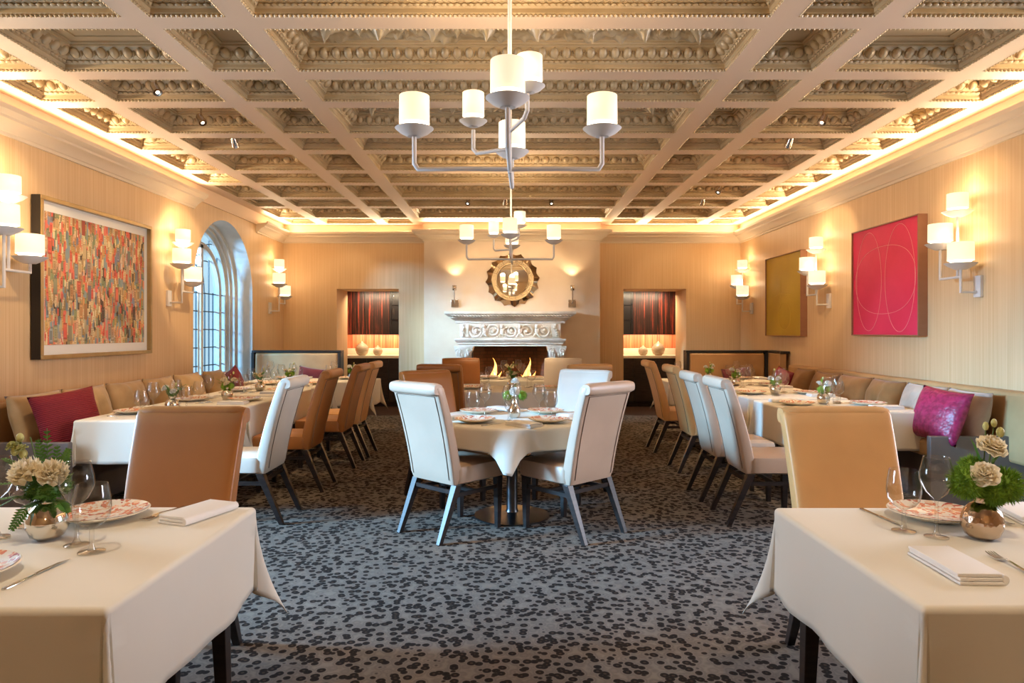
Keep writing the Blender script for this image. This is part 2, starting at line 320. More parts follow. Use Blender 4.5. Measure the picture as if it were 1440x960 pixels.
def struct(o): o['kind'] = 'structure'; return o
KIDS = {}
def dup(o, parent=None):
    c = o.copy(); COL.objects.link(c)
    if parent: c.parent = parent
    for ch in [x for x in o.children]: dup(ch, c)
    return c
def place(proto, used, loc, rz, label, cat, group=None):
    o = proto if not used else dup(proto)
    o.location = loc; o.rotation_euler = (0, 0, rz); return tag(o, label, cat, group)
def sq(a, b, e, n, z=0, cx=0, cy=0):
    out = []
    for i in range(n):
        t = 2*pi*(i+.5)/n; c, s_ = cos(t), sin(t)
        out.append((cx + a*math.copysign(abs(c)**e, c), cy + b*math.copysign(abs(s_)**e, s_), z))
    return out
T = Matrix.Translation
def R(a, ax): return Matrix.Rotation(a, 4, ax)

# ================================================================== SETTING
XW, YB, ZC, YF = 4.02, 12.0, 3.29, -2.6
BX, BY = 1.51, 11.72        # chimney breast
fl = struct(MB().box(-XW-.3, XW+.3, YF, 11.55, -.1, 0).build('floor', M['carpet']))
struct(MB().box(-XW-.3, XW+.3, 11.55, 14.2, -.1, -.004).build('floor_boards', M['woodfloor']))

# left wall with the arched window opening and an out-of-frame window, right wall with one
def wall_side(name, sx, arch):
    m = MB(); x = sx*XW; zt = ZC+.05
    def q(y0, y1, z0, z1): m.add([(x,y0,z0),(x,y1,z0),(x,y1,z1),(x,y0,z1)], [(0,1,2,3)])
    wy0, wy1 = 2.75, 4.68
    q(YF, wy0, 0, zt); q(wy0, wy1, 0, .75); q(wy0, wy1, 2.75, zt)
    def rev(y0, y1, z0, z1, d):
        a = x; b = x+sx*d
        m.add([(a,y0,z0),(b,y0,z0),(b,y1,z0),(a,y1,z0)], [(0,1,2,3)]); m.add([(a,y0,z1),(b,y0,z1),(b,y1,z1),(a,y1,z1)], [(0,1,2,3)])
        m.add([(a,y0,z0),(b,y0,z0),(b,y0,z1),(a,y0,z1)], [(0,1,2,3)]); m.add([(a,y1,z0),(b,y1,z0),(b,y1,z1),(a,y1,z1)], [(0,1,2,3)])
    if arch:
        y0, y1 = AY-AR, AY+AR
        q(wy1, y0, 0, zt); q(y1, YB+.1, 0, zt); q(y0, y1, 0, ASILL)
        n = 32
        for k in range(n):
            a0, a1 = pi*k/n, pi*(k+1)/n
            p = [(x, AY-AR*cos(a0), AZ+AR*sin(a0)), (x, AY-AR*cos(a1), AZ+AR*sin(a1)), (x, AY-AR*cos(a1), zt), (x, AY-AR*cos(a0), zt)]
            m.add(p, [(0,1,2,3)])
    else: q(wy1, YB+.1, 0, zt)
    w_ = struct(m.build(name, M['wall'], fixn=False)); m = MB(); rev(wy0, wy1, .75, 2.75, .45); struct(m.build('window_%d' % (2 if arch else 3), M['stone'], fixn=False)); return w_
AY, AR, AZ, ASILL = 9.59, .98, 1.99, .62
wall_side('wall_left', -1, True); wall_side('wall_right', 1, False)
# window_1: stone reveal, stone frame, glass, leading
def arch_pts(r, zs, n=32, sill=ASILL):
    return [(AY-r, sill)] + [(AY-r*cos(pi*k/n), zs+r*sin(pi*k/n)) for k in range(n+1)] + [(AY+r, sill)]
win = thing('window_1', '', ''); del win['label'], win['category']; struct(win)
rv = MB(); A = arch_pts(AR, AZ); XG = -4.44
for k in range(len(A)-1):
    (a, b), (c, d) = A[k], A[k+1]; rv.add([(-XW, a, b), (XG, a, b), (XG, c, d), (-XW, c, d)], [(0,1,2,3)])
rv.add([(-XW, AY-AR, ASILL), (XG, AY-AR, ASILL), (XG, AY+AR, ASILL), (-XW, AY+AR, ASILL)], [(0,1,2,3)])
rv.build('reveal', M['stone'], win, fixn=False)
fr = MB()
def hoop(m, r0, r1, x0, x1):
    a = arch_pts(r0, AZ, 32); b = arch_pts(r1, AZ, 32)
    m.loft([[(x0, *a[k]), (x1, *a[k]), (x1, *b[k]), (x0, *b[k])] for k in range(len(a))], True)
hoop(fr, .985, .94, XG+.16, XG); hoop(fr, .95, .905, XG+.10, XG); hoop(fr, .91, .865, XG+.05, XG); hoop(fr, .70, .62, XG+.06, XG-.02)
for yy in (AY+.06,): fr.box(XG-.02, XG+.06, yy-.035, yy+.035, ASILL, AZ+.66)
hoop2 = [(AY-.64*cos(pi*k/20), AZ+.02+.64*sin(pi*k/20)*1.02) for k in range(21)]
fr.build('window_frame', M['stone'], win)
pane = MB(); G = arch_pts(.88, AZ); pane.add([(XG, a, b) for a, b in G], [tuple(range(len(G)))]); pane.build('pane', M['pane'], win, fixn=False)
ld = MB()
for k in range(-6, 7):
    yy = AY + k*.135; top = AZ + sqrt(max(.0,   .86**2-(k*.135)**2)) if abs(k) % 2 else AZ
    ld.box(XG-.006, XG+.008, yy-.006, yy+.006, ASILL, top)
z = ASILL+.05
while z < AZ+.05: ld.box(XG-.007, XG+.009, AY-.86, AY+.86, z-.007, z+.007); z += .26
for s_ in (-1, 1):
    for r_, c_ in ((.5, .3), (.8, .55)):
        ld.tube([(XG+.002, AY+s_*c_-s_*r_*cos(pi*k/24), AZ+r_*sin(pi*k/24)*.9) for k in range(14)], .008, 5)
ld.build('leading', M['leadcame'], win)
# world portal behind each opening
# back wall with two doorways; chimney breast
DL, DR, DT, DD = (-3.08, -1.99), (1.96, 3.06), 2.17, .78
wb = MB(); zt = ZC+.05
def qy(x0, x1, z0, z1, y=YB): wb.add([(x0,y,z0),(x1,y,z0),(x1,y,z1),(x0,y,z1)], [(0,1,2,3)])
qy(-XW, DL[0], 0, zt); qy(DL[0], DL[1], DT, zt); qy(DL[1], -BX+.02, 0, zt); qy(BX-.02, DR[0], 0, zt); qy(DR[0], DR[1], DT, zt); qy(DR[1], XW, 0, zt)
struct(wb.build('wall_back', M['wall'], fixn=False))
br = MB(); FX, FZ = .645, 1.175     # firebox opening
br.add([(-BX,BY,0),(-FX-.03,BY,0),(-FX-.03,BY,zt),(-BX,BY,zt)], [(0,1,2,3)]); br.add([(FX-.03,BY,0),(BX,BY,0),(BX,BY,zt),(FX-.03,BY,zt)], [(0,1,2,3)])
br.add([(-FX-.03,BY,FZ),(FX-.03,BY,FZ),(FX-.03,BY,zt),(-FX-.03,BY,zt)], [(0,1,2,3)])
for s_ in (-1, 1): br.add([(s_*BX,BY,0),(s_*BX,YB,0),(s_*BX,YB,zt),(s_*BX,BY,zt)], [(0,1,2,3)])
struct(br.build('wall_breast', M['breast'], fixn=False))
struct(MB().add([(-XW,YF,0),(XW,YF,0),(XW,YF,zt),(-XW,YF,zt)], [(0,1,2,3)]).build('wall_front', M['wall'], fixn=False))
# niches beyond the doorways
for nm, (x0, x1), sgn in (('left', DL, -1), ('right', DR, 1)):
    rvl = MB()
    for xx in (x0, x1): rvl.add([(xx,YB,0),(xx,YB+DD,0),(xx,YB+DD,DT),(xx,YB,DT)], [(0,1,2,3)])
    rvl.add([(x0,YB,DT),(x1,YB,DT),(x1,YB+DD,DT),(x0,YB+DD,DT)], [(0,1,2,3)])
    struct(rvl.build('trim_doorway', M['wall'], fixn=False))
    nb = MB(); a, b = x0-.25, x1+.25
    nb.add([(a,13.5,0),(b,13.5,0),(b,13.5,2.6),(a,13.5,2.6)], [(0,1,2,3)]); nb.add([(a,12.78,2.6),(b,12.78,2.6),(b,13.5,2.6),(a,13.5,2.6)], [(0,1,2,3)])
    for xx in (a, b): nb.add([(xx,12.78,0),(xx,13.5,0),(xx,13.5,2.6),(xx,12.78,2.6)], [(0,1,2,3)])
    for p, q_ in ((a, x0), (x1, b)): nb.add([(p,12.78,0),(q_,12.78,0),(q_,12.78,2.6),(p,12.78,2.6)], [(0,1,2,3)])
    nb.add([(a,12.78,DT),(b,12.78,DT),(b,12.78,2.6),(a,12.78,2.6)], [(0,1,2,3)])
    struct(nb.build('wall_niche', M['splash'], fixn=False))
    side = 'window' if sgn < 0 else 'gold painting'
    c = thing('wall_cabinet', f'dark striped wood cupboard above the counter in the doorway on the {side} side', 'cabinet', ((x0+x1)/2, 13.3, 1.36))
    w = (b-a)/2
    MB().box(-w+.01, w-.01, -.16, .19, 0, 1.2).build('cabinet_body', M['black'], c)
    k0, k1 = (-w+.02, .18) if sgn < 0 else (-.18, w-.02)
    for p, q_ in ((k0, (k0+k1)/2-.004), ((k0+k1)/2+.004, k1)): MB().box(p, q_, -.18, -.161, .01, 1.19).build('door', M['macassar'], c)
    g0, g1 = (.20, w-.02) if sgn < 0 else (-w+.02, -.20)
    gl = MB()
    for zz in (.02, .30, .58, .86, 1.17): gl.box(g0, g1, -.178, -.165, zz-.012, zz+.012)
    for xx in (g0, g1): gl.box(xx-.015, xx+.015, -.178, -.165, 0, 1.19)
    gl.build('glass_door_frame', M['black'], c)
    gs = MB()
    for zz in (.32, .60, .88):
        for q_ in range(3): gs.lathe([(.028, 0), (.006, .004), (.006, .06), (.03, .09), (.034, .14), (.028, .18)], 10, T((g0+.06+q_*(g1-g0-.1)/3, -.19+.03, zz)))
    gs.build('stemware_row', M['glass'], c)
    c = thing('base_cabinet', f'black lower cupboard under the cream counter on the {side} side', 'cabinet', ((x0+x1)/2, 13.2, 0))
    MB().box(-w+.01, w-.01, -.28, .29, .08, .915).build('cabinet_body', M['black'], c, bevel=.004)
    MB().box(-w+.03, w-.03, -.24, .29, 0, .08).build('plinth', M['darkwood'], c)
    for p, q_ in ((-w+.02, -.21), (-.2, .2), (.21, w-.02)):
        d_ = MB().box(p, q_, -.30, -.281, .10, .90).build('door', M['darkwood'], c, bevel=.003)
        MB().box(q_-.03, q_-.02, -.315, -.30, .6, .75).build('handle', M['soot'], d_)
    ct = MB().box(-w+.01, w-.01, -.32, .29, .915, .965).box(-w+.01, w-.01, .26, .29, .965, 1.09).build('countertop', M['counter'], loc=((x0+x1)/2, 13.2, 0), bevel=.004)
    tag(ct, f'cream stone counter carrying two round vases on the {side} side', 'countertop')
    strip('cupboard_light', ((x0+x1)/2-w*.8, 13.30, 1.35), ((x0+x1)/2+w*.8, 13.30, 1.35), (0, .5, -1), 9, (1, .62, .36), .03)
    strip('niche_fill', ((x0+x1)/2-.4, 12.84, 2.14), ((x0+x1)/2+.4, 12.84, 2.14), (0, .25, -1), 14, (1, .78, .52), .04)  # added strip without a fitting, brightens the fronts of the vases
    def gourd(r):
        return MB().lathe([(.0, 0), (r*.45, .0), (r*.8, r*.28), (r, r*.85), (r*.93, r*1.25), (r*.66, r*1.62), (r*.30, r*1.86), (r*.13, r*2.0), (r*.09, r*2.12), (r*.03, r*2.16), (0, r*2.16)], 28)
    for px, r, big in (((-2.86, .127, 1), (-2.56, .09, 0)) if sgn < 0 else ((2.50, .09, 0), (2.79, .127, 1))):
        tag(gourd(r).build('round_vase', M['vasecream'], loc=(px, 13.02, .965)), f"{'larger' if big else 'smaller'} pearly onion shaped vase on the {side} side counter", 'vase')

# ---- ceiling: beam grid and coffers
XB = [1.62, 2.24, 3.3]; HB = .0825
YBm = [2.6, 3.5, 4.14, 4.99, 5.63, 6.52, 7.12, 8.0, 8.66, 9.58, 10.28, 11.27]
xs = [(-3.82, -3.3-HB), (-3.3+HB, -2.24-HB), (-2.24+HB, -1.62-HB), (-1.62+HB, 1.62-HB), (1.62+HB, 2.24-HB), (2.24+HB, 3.3-HB), (3.3+HB, 3.82)]
ys = [(YBm[k]+.08, YBm[k+1]-.08) for k in range(len(YBm)-1)] + [(11.35, 11.84)]
xb = sorted({v for p in xs for v in p} | {-XW, XW}); yb = sorted({v for p in ys for v in p} | {YF, YB})
cl = MB()
for i in range(len(xb)-1):
    for j in range(len(yb)-1):
        if (xb[i], xb[i+1]) in xs and (yb[j], yb[j+1]) in ys and not (j >= len(yb)-3 and abs(xb[i]) < 1.6 and xb[i+1] < 1.6 and xb[i] < 0 and xb[i+1] > 0): continue
        cl.add([(xb[i],yb[j],0),(xb[i+1],yb[j],0),(xb[i+1],yb[j+1],0),(xb[i],yb[j+1],0)], [(3,2,1,0)])
ceil = struct(cl.build('ceiling', M['beam'], loc=(0, 0, ZC), fixn=False))
PROF = [(0, 0), (.0, .012), (.012, .02), (.012, .045), (.03, .052), (.03, .066), (.042, .07), (.052, .082), (.095, .135), (.108, .14), (.108, .152), (.122, .156), (.122, .168), (.14, .17)]
def coffer(x0, x1, y0, y1, lod, rel):
    m = MB()
    for k in range(len(PROF)-1):
        (u0, z0), (u1, z1) = PROF[k], PROF[k+1]
        a = [(x0+u0,y0+u0,z0),(x1-u0,y0+u0,z0),(x1-u0,y1-u0,z0),(x0+u0,y1-u0,z0)]; b = [(x0+u1,y0+u1,z1),(x1-u1,y0+u1,z1),(x1-u1,y1-u1,z1),(x0+u1,y1-u1,z1)]
        m.add(a+b, [(i, (i+1) % 4, 4+(i+1) % 4, 4+i) for i in range(4)])
    u = PROF[-1][0]; zp = PROF[-1][1]
    if not rel: m.add([(x0+u,y0+u,zp),(x1-u,y0+u,zp),(x1-u,y1-u,zp),(x0+u,y1-u,zp)], [(0,1,2,3)])
    if not rel:   # inner fillet on the flat panel
        t = u+.05
        if x1-x0 > .6 and y1-y0 > .5:
            for s0, s1 in ((t, t+.012),):
                m.box(x0+s0, x1-s0, y0+s0, y0+s1, zp-.008, zp+.001); m.box(x0+s0, x1-s0, y1-s1, y1-s0, zp-.008, zp+.001)
                m.box(x0+s0, x0+s1, y0+s0, y1-s0, zp-.008, zp+.001); m.box(x1-s1, x1-s0, y0+s0, y1-s0, zp-.008, zp+.001)
    def along(u, step):
        for ax, lo, hi in ((0, x0+u, x1-u), (1, y0+u, y1-u)):
            n = max(2, int((hi-lo)/step))
            for k in range(n):
                p = lo+(k+.5)*(hi-lo)/n
                for e in (0, 1): yield ax, p, e, (hi-lo)/n
    for u_, z_, st, r in ((.004, .006, .028*lod, .014), (.034, .058, .040*lod, .017)):
        for ax, p, e, w in along(u_, st):
            if ax == 0: m.oct((p, y1-u_ if e else y0+u_, z_), w*.5, r*.8, r)
            else: m.oct((x1-u_ if e else x0+u_, p, z_), r*.8, w*.5, r)
    for ax, p, e, w in along(.075, .085 if lod < 1.5 else .11):
        ang = .86
        c = (p, (y1-.072) if e else (y0+.072), .104) if ax == 0 else ((x1-.072) if e else (x0+.072), p, .104)
        sgn = -1 if e else 1
        X = T(c) @ (R(sgn*ang, 'X') if ax == 0 else R(-sgn*ang, 'Y'))
        if ax == 0: m.ball((0, 0, 0), (w*.36, .042, .026), 8, 5, X)
        else: m.ball((0, 0, 0), (.042, w*.36, .026), 8, 5, X)
        if lod < 1.2:      # cup around the egg
            hp = [((w*.44*cos(a), .050*sin(a)*sgn_, .004) if ax == 0 else (.050*sin(a)*sgn_, w*.44*cos(a), .004)) for a in [pi*i/7 for i in range(8)] for sgn_ in (-sgn,)]
            m.tube(hp, .0055, 4, X)
        # dart between the eggs
        c2 = Vector(c); c2[0 if ax == 0 else 1] += w*.5
        m.oct(tuple(c2), w*.09 if ax == 0 else .02, .02 if ax == 0 else w*.09, .028)
    return m
def relief(x0, x1, y0, y1, zp, step):
    nx, ny = int((x1-x0)/step), max(4, int((y1-y0)/step)); cx, cy = (x0+x1)/2, (y0+y1)/2
    def fn(u, v):
        x = x0+(x1-x0)*u; y = y0+(y1-y0)*v; h = 0
        s_ = abs(x-cx)
        # running scroll: spirals along the panel
        k = int(s_/.36); lx = s_-(k+.5)*.36; ly = (y-cy)*(1 if k % 2 else -1); r = sqrt(lx*lx+ly*ly); a = atan2(ly, lx)
        h += .022*max(0, sin(a*1.0 - r*42))*max(0, 1-r/.24) + .03*max(0, 1-r/.05)
        h += .020*max(0, noise.noise((x*14, y*14, 3.1))) + .014*max(0, noise.noise((x*30, y*30, 7.7)))
        e = min(u, 1-u)*(x1-x0); e2 = min(v, 1-v)*(y1-y0); ed = min(1, min(e, e2)/.03)
        return (x, y, zp - h*2.4*ed)
    return MB().grid(nx, ny, fn)
for j, (y0, y1) in enumerate(ys):
    for i, (x0, x1) in enumerate(xs):
        cen = (i == 3)
        if cen and j >= len(ys)-1: continue
        lod = 1 if y0 < 6.6 else 1.5 if y0 < 9 else 2.2
        cf = coffer(x0, x1, y0, y1, lod, cen and j % 2 == 0).build('coffer', M['coffer'], ceil, 60, fixn=False)
        for p in list(cf.data.polygons)[:52]: p.use_smooth = False
        if cen and j % 2 == 0:
            relief(x0+.14, x1-.14, y0+.14, y1-.14, .17, .014 if y0 < 6 else .022).build('relief_panel', M['relief'], cf, 60, fixn=False)
# ---- cornice and band
def sweep(path, prof, name, m):
    n = len(path); mb = MB(); rings = []
    for k in range(n):
        p = Vector(path[k])
        d1 = (Vector(path[k])-Vector(path[k-1])).normalized() if k else None; d2 = (Vector(path[k+1])-Vector(path[k])).normalized() if k < n-1 else None
        nn = lambda d: Vector((d.y, -d.x))
        if d1 is None: v = nn(d2)
        elif d2 is None: v = nn(d1)
        else:
            a, b = nn(d1), nn(d2); v = (a+b)/(1+a.dot(b))
        rings.append([(p.x+v.x*o, p.y+v.y*o, z) for o, z in prof])
    return struct(mb.loft(rings, True).build(name, m, ang=30))
CP = [(0, 2.97), (.022, 2.97), (.026, 2.995), (.04, 3.0), (.055, 3.02), (.09, 3.05), (.13, 3.066), (.135, 3.085), (.165, 3.10), (.185, 3.115), (.19, 3.15), (.17, 3.155), (.16, 3.13), (0, 3.12)]
P1 = [(-XW, YF), (-XW, 8.62)]; P2 = [(-XW, 10.72), (-XW, YB), (-BX, YB), (-BX, BY), (BX, BY), (BX, YB), (XW, YB), (XW, YF)]
sweep(P1, CP, 'trim_1', M['plaster']); sweep(P2, CP, 'trim_2', M['plaster'])
BP = [(0.002, 3.10), (.02, 3.10), (.02, ZC+.02), (.002, ZC+.02)]
P3 = [(-XW, YF), (-XW, YB), (-BX, YB), (-BX, BY), (BX, BY), (BX, YB), (XW, YB), (XW, YF)]
sweep(P3, BP, 'trim_3', M['band'])
for nm, sx in (('left', -1), ('right', 1)):
    struct(MB().box(min(sx*XW, sx*(XW-.02)), max(sx*XW, sx*(XW-.02)), 2.5, YB, 0, .14).build('baseboard_'+nm, M['plaster']))

# ---- track spotlights and ceiling speakers
def make_spot():
    t = thing('ceiling_spotlight', 'x', 'spotlight')
    MB().lathe([(0, .0), (.05, 0), (.05, -.02), (.0, -.02)], 16).build('canopy', M['gesso'], t)
    MB().tube([(0, 0, -.02), (0, 0, -.12)], .008, 8).build('stem', M['nickel'], t)
    h = MB().lathe([(0, .06), (.022, .058), (.030, .04), (.034, -.05), (.030, -.05), (.0, -.042)], 14, T((0, .0, -.15)) @ R(.7, 'X')).build('lamp_head', M['nickel'], t)
    MB().lathe([(.0, -.046), (.026, -.046)], 12, T((0, 0, -.15)) @ R(.7, 'X')).build('lens', M['glow'], h); return t
SPOTS = [(-2.77, 5.31, 'aimed at the collage, first of the row above it', (-3.9, 6.2, 1.9)), (-2.77, 6.08, 'in the second coffer above the collage', (-3.9, 6.9, 1.9)), (-2.77, 6.82, 'in the third coffer above the collage', (-2.8, 5.6, .76)),
  (2.77, 6.08, 'nearest of those before the red painting', (3.9, 7.25, 2.0)), (2.77, 6.82, 'second of those before the red painting', (2.9, 6.1, .76)), (2.77, 9.12, 'in a coffer before the gold painting', (3.9, 9.95, 2.0)), (2.77, 9.93, 'farthest of those before the gold painting', (2.9, 8.3, .76)),
  (-.64, 9.93, 'in the long coffer before the fireplace, nearest the window', (-.4, 11.7, 2.2)), (-.1, 9.93, 'in the long coffer before the fireplace, between two others', (0, 8.0, .76)), (.57, 9.93, 'in the long coffer before the fireplace, nearest the gold painting', (.4, 11.7, 2.2))]
ps = make_spot()
for k, (x, y, lb, aim) in enumerate(SPOTS):
    zz = ZC+.168
    place(ps, k, (x, y, zz), atan2(aim[1]-y, aim[0]-x)-pi/2+pi, 'small metal ceiling spotlight '+lb, 'spotlight', 'ceiling spotlights')
for x, sd in ((-1.93, 'window'), (1.93, 'gold painting')):
    s_ = thing('ceiling_speaker', f'round tan speaker grille in the ceiling coffer on the {sd} side', 'speaker', (x, 8.33, ZC+.17))
    MB().lathe([(0, -.006), (.11, -.006), (.118, -.004), (.118, 0)], 28).build('grille', M['grille'], s_)
    MB().lathe([(.118, 0), (.118, -.009), (.13, -.009), (.13, 0)], 28).build('ring', M['beam'], s_)
# spot beams from the ceiling heads
for x, y, lb, aim in SPOTS: spot((x, y-.0, ZC+.0), aim, 140 if abs(aim[0]) > 3.5 else 110, 44)
for x, y, aim, wt in ((-1.3, 1.45, (-1.45, 2.1, .76), 72), (1.3, 1.2, (1.48, 2.15, .80), 74), (-.3, 4.2, (0, 5.2, .76), 60), (2.77, 4.6, (2.9, 6.2, .76), 80), (-2.77, 4.6, (-2.8, 5.6, .76), 80),
    (-2.77, 8.33, (-2.8, 7.8, .76), 110), (-2.77, 9.12, (-2.9, 9.5, .76), 140), (2.77, 8.33, (2.9, 7.4, .76), 110), (2.77, 9.5, (2.9, 9.5, .76), 140), (0, 8.33, (0, 9.6, .76), 110),
    (-2.77, 9.93, (-2.9, 12, 1.9), 36), (2.77, 9.7, (2.9, 12, 1.9), 36), (.3, 9.1, (0, 11.7, 2.2), 120), (-2.77, 7.6, (-4, 8.3, 2.3), 90), (-2.77, 9.6, (-4, 11, 2.3), 45), (2.77, 7.6, (4, 8.6, 2.3), 60), (2.77, 5.3, (4, 5.9, 2.3), 25), (-2.77, 4.6, (-4, 5.3, 2.3), 60)):
    spot((x, y, ZC-.02), aim, wt*.95, 48, SPOT if y > 3 else (1, .82, .60))  # added spots that have no lamp heads, brighten tables, flowers and walls

# ================================================================== FIREPLACE
fp = thing('fireplace', 'carved pale limestone fireplace surround with projecting mantel shelf', 'fireplace', (-.03, BY, 0))
def ring_prof(prof, hx, name, m, parent, ys0=.01):
    mb = MB(); rings = []
    for o, z in prof: rings.append([(-hx-o, ys0, z), (-hx-o, -o-.27, z), (hx+o, -o-.27, z), (hx+o, ys0, z)])
    return mb.loft(rings, True).build(name, m, parent, 30)
sh = ring_prof([(0, 1.56), (.02, 1.565), (.02, 1.60), (.06, 1.62), (.10, 1.645), (.105, 1.665), (.13, 1.67), (.17, 1.70), (.19, 1.715), (.19, 1.754), (0.05, 1.756)], .90, 'mantel_shelf', M['mantel'], fp)
dn = MB(); k = -0.9
while k < .9: dn.box(k, k+.022, -.312, -.28, 1.603, 1.622); k += .045
k = -1.0
while k < 1.0: dn.oct((k+.02, -.43, 1.690), .022, .012, .018); dn.oct((k+.045, -.425, 1.680), .012, .012, .02); k += .05
dn.build('carved_leaf_band', M['mantel'], sh)
ring_prof([(0, 1.30), (0.0, 1.56)], .84, 'frieze', M['mantel'], fp)
ring_prof([(.0, 1.175), (.02, 1.175), (.02, 1.20), (.045, 1.215), (.045, 1.235), (.07, 1.25), (.09, 1.28), (.09, 1.30), (.0, 1.305)], .84, 'architrave', M['mantel'], fp)
rl = MB()
def scroll(cx, cz, r, flip, turns=1.6):
    pts = []; rad = []
    for k in range(40):
        t = k/39; a = flip*(t*turns*2*pi)+pi; rr = r*(1-.82*t)
        pts.append((cx+rr*cos(a), -.285, cz+rr*sin(a))); rad.append(.020-.009*t)
    rl.tube(pts, rad, 6); rl.ball((cx, -.29, cz), (.035, .03, .035), 8, 5)
for cx, f in ((-.60, 1), (-.30, -1), (.02, 1), (.30, -1), (.60, 1)): scroll(cx*.95, 1.43, .11, f)
for cx in (-.44, -.14, .16, .44):
    rl.ball((cx, -.30, 1.50), (.035, .035, .038), 8, 6); rl.ball((cx+.01, -.29, 1.425), (.04, .03, .06), 8, 6)
    rl.tube([(cx-.02, -.29, 1.38), (cx-.05, -.29, 1.33)], .018, 6); rl.tube([(cx+.02, -.29, 1.38), (cx+.05, -.295, 1.34)], .018, 6); rl.tube([(cx+.03, -.295, 1.46), (cx+.09, -.295, 1.49)], .014, 6)
random.seed(4)
for k in range(60): rl.ball((random.uniform(-.68, .68), -.278, random.uniform(1.33, 1.53)), (.016, .016, .016), 6, 4)
rl.build('figure_relief', M['mantel'], fp)
for s_ in (-1, 1):
    b = MB().box(s_*.77-.075, s_*.77+.075, -.30, -.26, 1.33, 1.545).build('frieze_block', M['mantel'], fp, bevel=.006)
    rb = MB()
    for k in range(5): rb.ball((s_*.77+random.uniform(-.03, .03), -.305, 1.36+.04*k), (.028, .014, .024), 7, 5)
    rb.build('block_carving', M['mantel'], b)
    MB().box(s_*.78-.125, s_*.78+.125, -.25, .01, 0, .985).build('pilaster', M['mantel'], fp, bevel=.008)
    c = MB().box(s_*.78-.165, s_*.78+.165, -.29, .01, 1.145, 1.176)
    c.loft([[(s_*.78-w, .01, z), (s_*.78-w, -.25-d, z), (s_*.78+w, -.25-d, z), (s_*.78+w, .01, z)] for w, d, z in ((.125, 0, .985), (.13, .005, 1.03), (.15, .02, 1.10), (.16, .035, 1.146))])
    cap = c.build('capital', M['mantel'], fp, bevel=.004)
    cv = MB()
    for e in (-1, 1):
        cv.tube([(s_*.78+e*(.09+.05*(1-t)*cos(t*9)), -.275, 1.095+.05*(1-t)*sin(t*9)) for t in [k/20 for k in range(21)]], .014, 6)
        for q_ in range(3): cv.ball((s_*.78+e*(.03+.04*q_), -.268, 1.02+.015*q_), (.018, .02, .034), 7, 5)
    cv.build('acanthus_carving', M['mantel'], cap)
fb = MB(); d = .55
fb.add([(-FX,.0,0),(-FX+.18,d,0),(-FX+.18,d,FZ),(-FX,.0,FZ)], [(0,1,2,3)]); fb.add([(FX,.0,0),(FX-.18,d,0),(FX-.18,d,FZ),(FX,.0,FZ)], [(0,1,2,3)])
fb.add([(-FX+.18,d,0),(FX-.18,d,0),(FX-.18,d,FZ),(-FX+.18,d,FZ)], [(0,1,2,3)]); fb.build('firebox', M['brick'], fp, fixn=False)
fh = MB(); fh.add([(-FX,0,FZ),(FX,0,FZ),(FX-.18,d,FZ),(-FX+.18,d,FZ)], [(0,1,2,3)]); fh.box(-FX, FX, -.0, d, -.02, .03); fh.build('fire_floor', M['soot'], fp, fixn=False)
for s_ in (-1, 1): MB().box(s_*(FX-.001)-.012 if s_ > 0 else -FX-.0, s_*(FX-.001) if s_ > 0 else -FX+.012, -.25, .0, 0, FZ).build('jamb', M['soot'], fp)
hs = MB().box(-1.15, 1.15, -.75, -.30, 0, .03).build('hearth', M['stone'], fp, bevel=.006)
for nm, x in (('window', -.30), ('gold painting', .30)):
    lg = thing('log_pile', f'charred logs burning in the fireplace on the {nm} side', 'logs', (x-.03, BY+.27, .03))
    for k, (ox, oy, oz, rz, ln) in enumerate(((0, -.06, .17, .15, .42), (.02, .08, .17, -.1, .44), (-.02, .01, .29, .35, .38))):
        MB().tube([(ox-cos(rz)*ln/2, oy-sin(rz)*ln/2, oz), (ox, oy, oz+.006), (ox+cos(rz)*ln/2, oy+sin(rz)*ln/2, oz)], [.055, .062, .052], 12).build('log', M['log'], lg)
    gr = MB()
    for q_ in (-.2, 0, .2): gr.box(q_-.01, q_+.01, -.18, .18, .09, .105); gr.box(q_-.01, q_+.01, -.18, -.16, 0, .10); gr.box(q_-.01, q_+.01, .16, .18, 0, .10)
    gr.box(-.22, .22, -.19, -.17, .09, .11); gr.build('grate', M['soot'], lg)
    fm = thing('flame', f'tall orange flame rising from the logs on the {nm} side', 'flame', (x-.03, BY+.24, .37))
    def tongue(h, w, ph, ox=0, oy=0):
        m = MB(); rings = []
        for k in range(11):
            t = k/10; r = w*(sin(pi*min(1, t*.9+.12))**.8)*(1-t)**.55*(1-t*.45); cx = ox+.06*sin(t*6+ph)*t; rings.append([(cx+r*cos(2*pi*i/10), oy+r*.6*sin(2*pi*i/10), t*h) for i in range(10)])
        return m.loft(rings)
    f = tongue(.60, .10, x*9); f.loft([]) if False else None
    f.build('flame_tongue', M['flame'], fm); tongue(.36, .09, 2, .09, .02).build('flame_tongue', M['flame'], fm); tongue(.30, .08, 4, -.09, .0).build('flame_tongue', M['flame'], fm)
    tongue(.36, .07, x*9, 0, -.07).build('flame_core', M['flamecore'], fm)
    bulb((x-.03, BY+.12, .62), 1.6, (1, .45, .14), .08)
    an = thing('andiron', f'black arched iron firedog on the {nm} side of the hearth', 'andiron', (x*1.45-.03, BY-.02, .03))
    MB().tube([(.15*cos(pi*k/16), 0, .26+.24*sin(pi*k/16)) for k in range(17)], .014, 8).tube([(.15, 0, 0), (.15, 0, .26)], .014, 8).tube([(-.15, 0, 0), (-.15, 0, .26)], .014, 8).build('arch', M['soot'], an)
    MB().tube([(-.15, 0, .2), (.15, 0, .2)], .010, 8).tube([(0, 0, .2), (0, .2, .15)], .012, 8).build('crossbar', M['soot'], an)
    MB().ball((0, 0, .515), .03, 12, 8).build('finial', M['soot'], an)
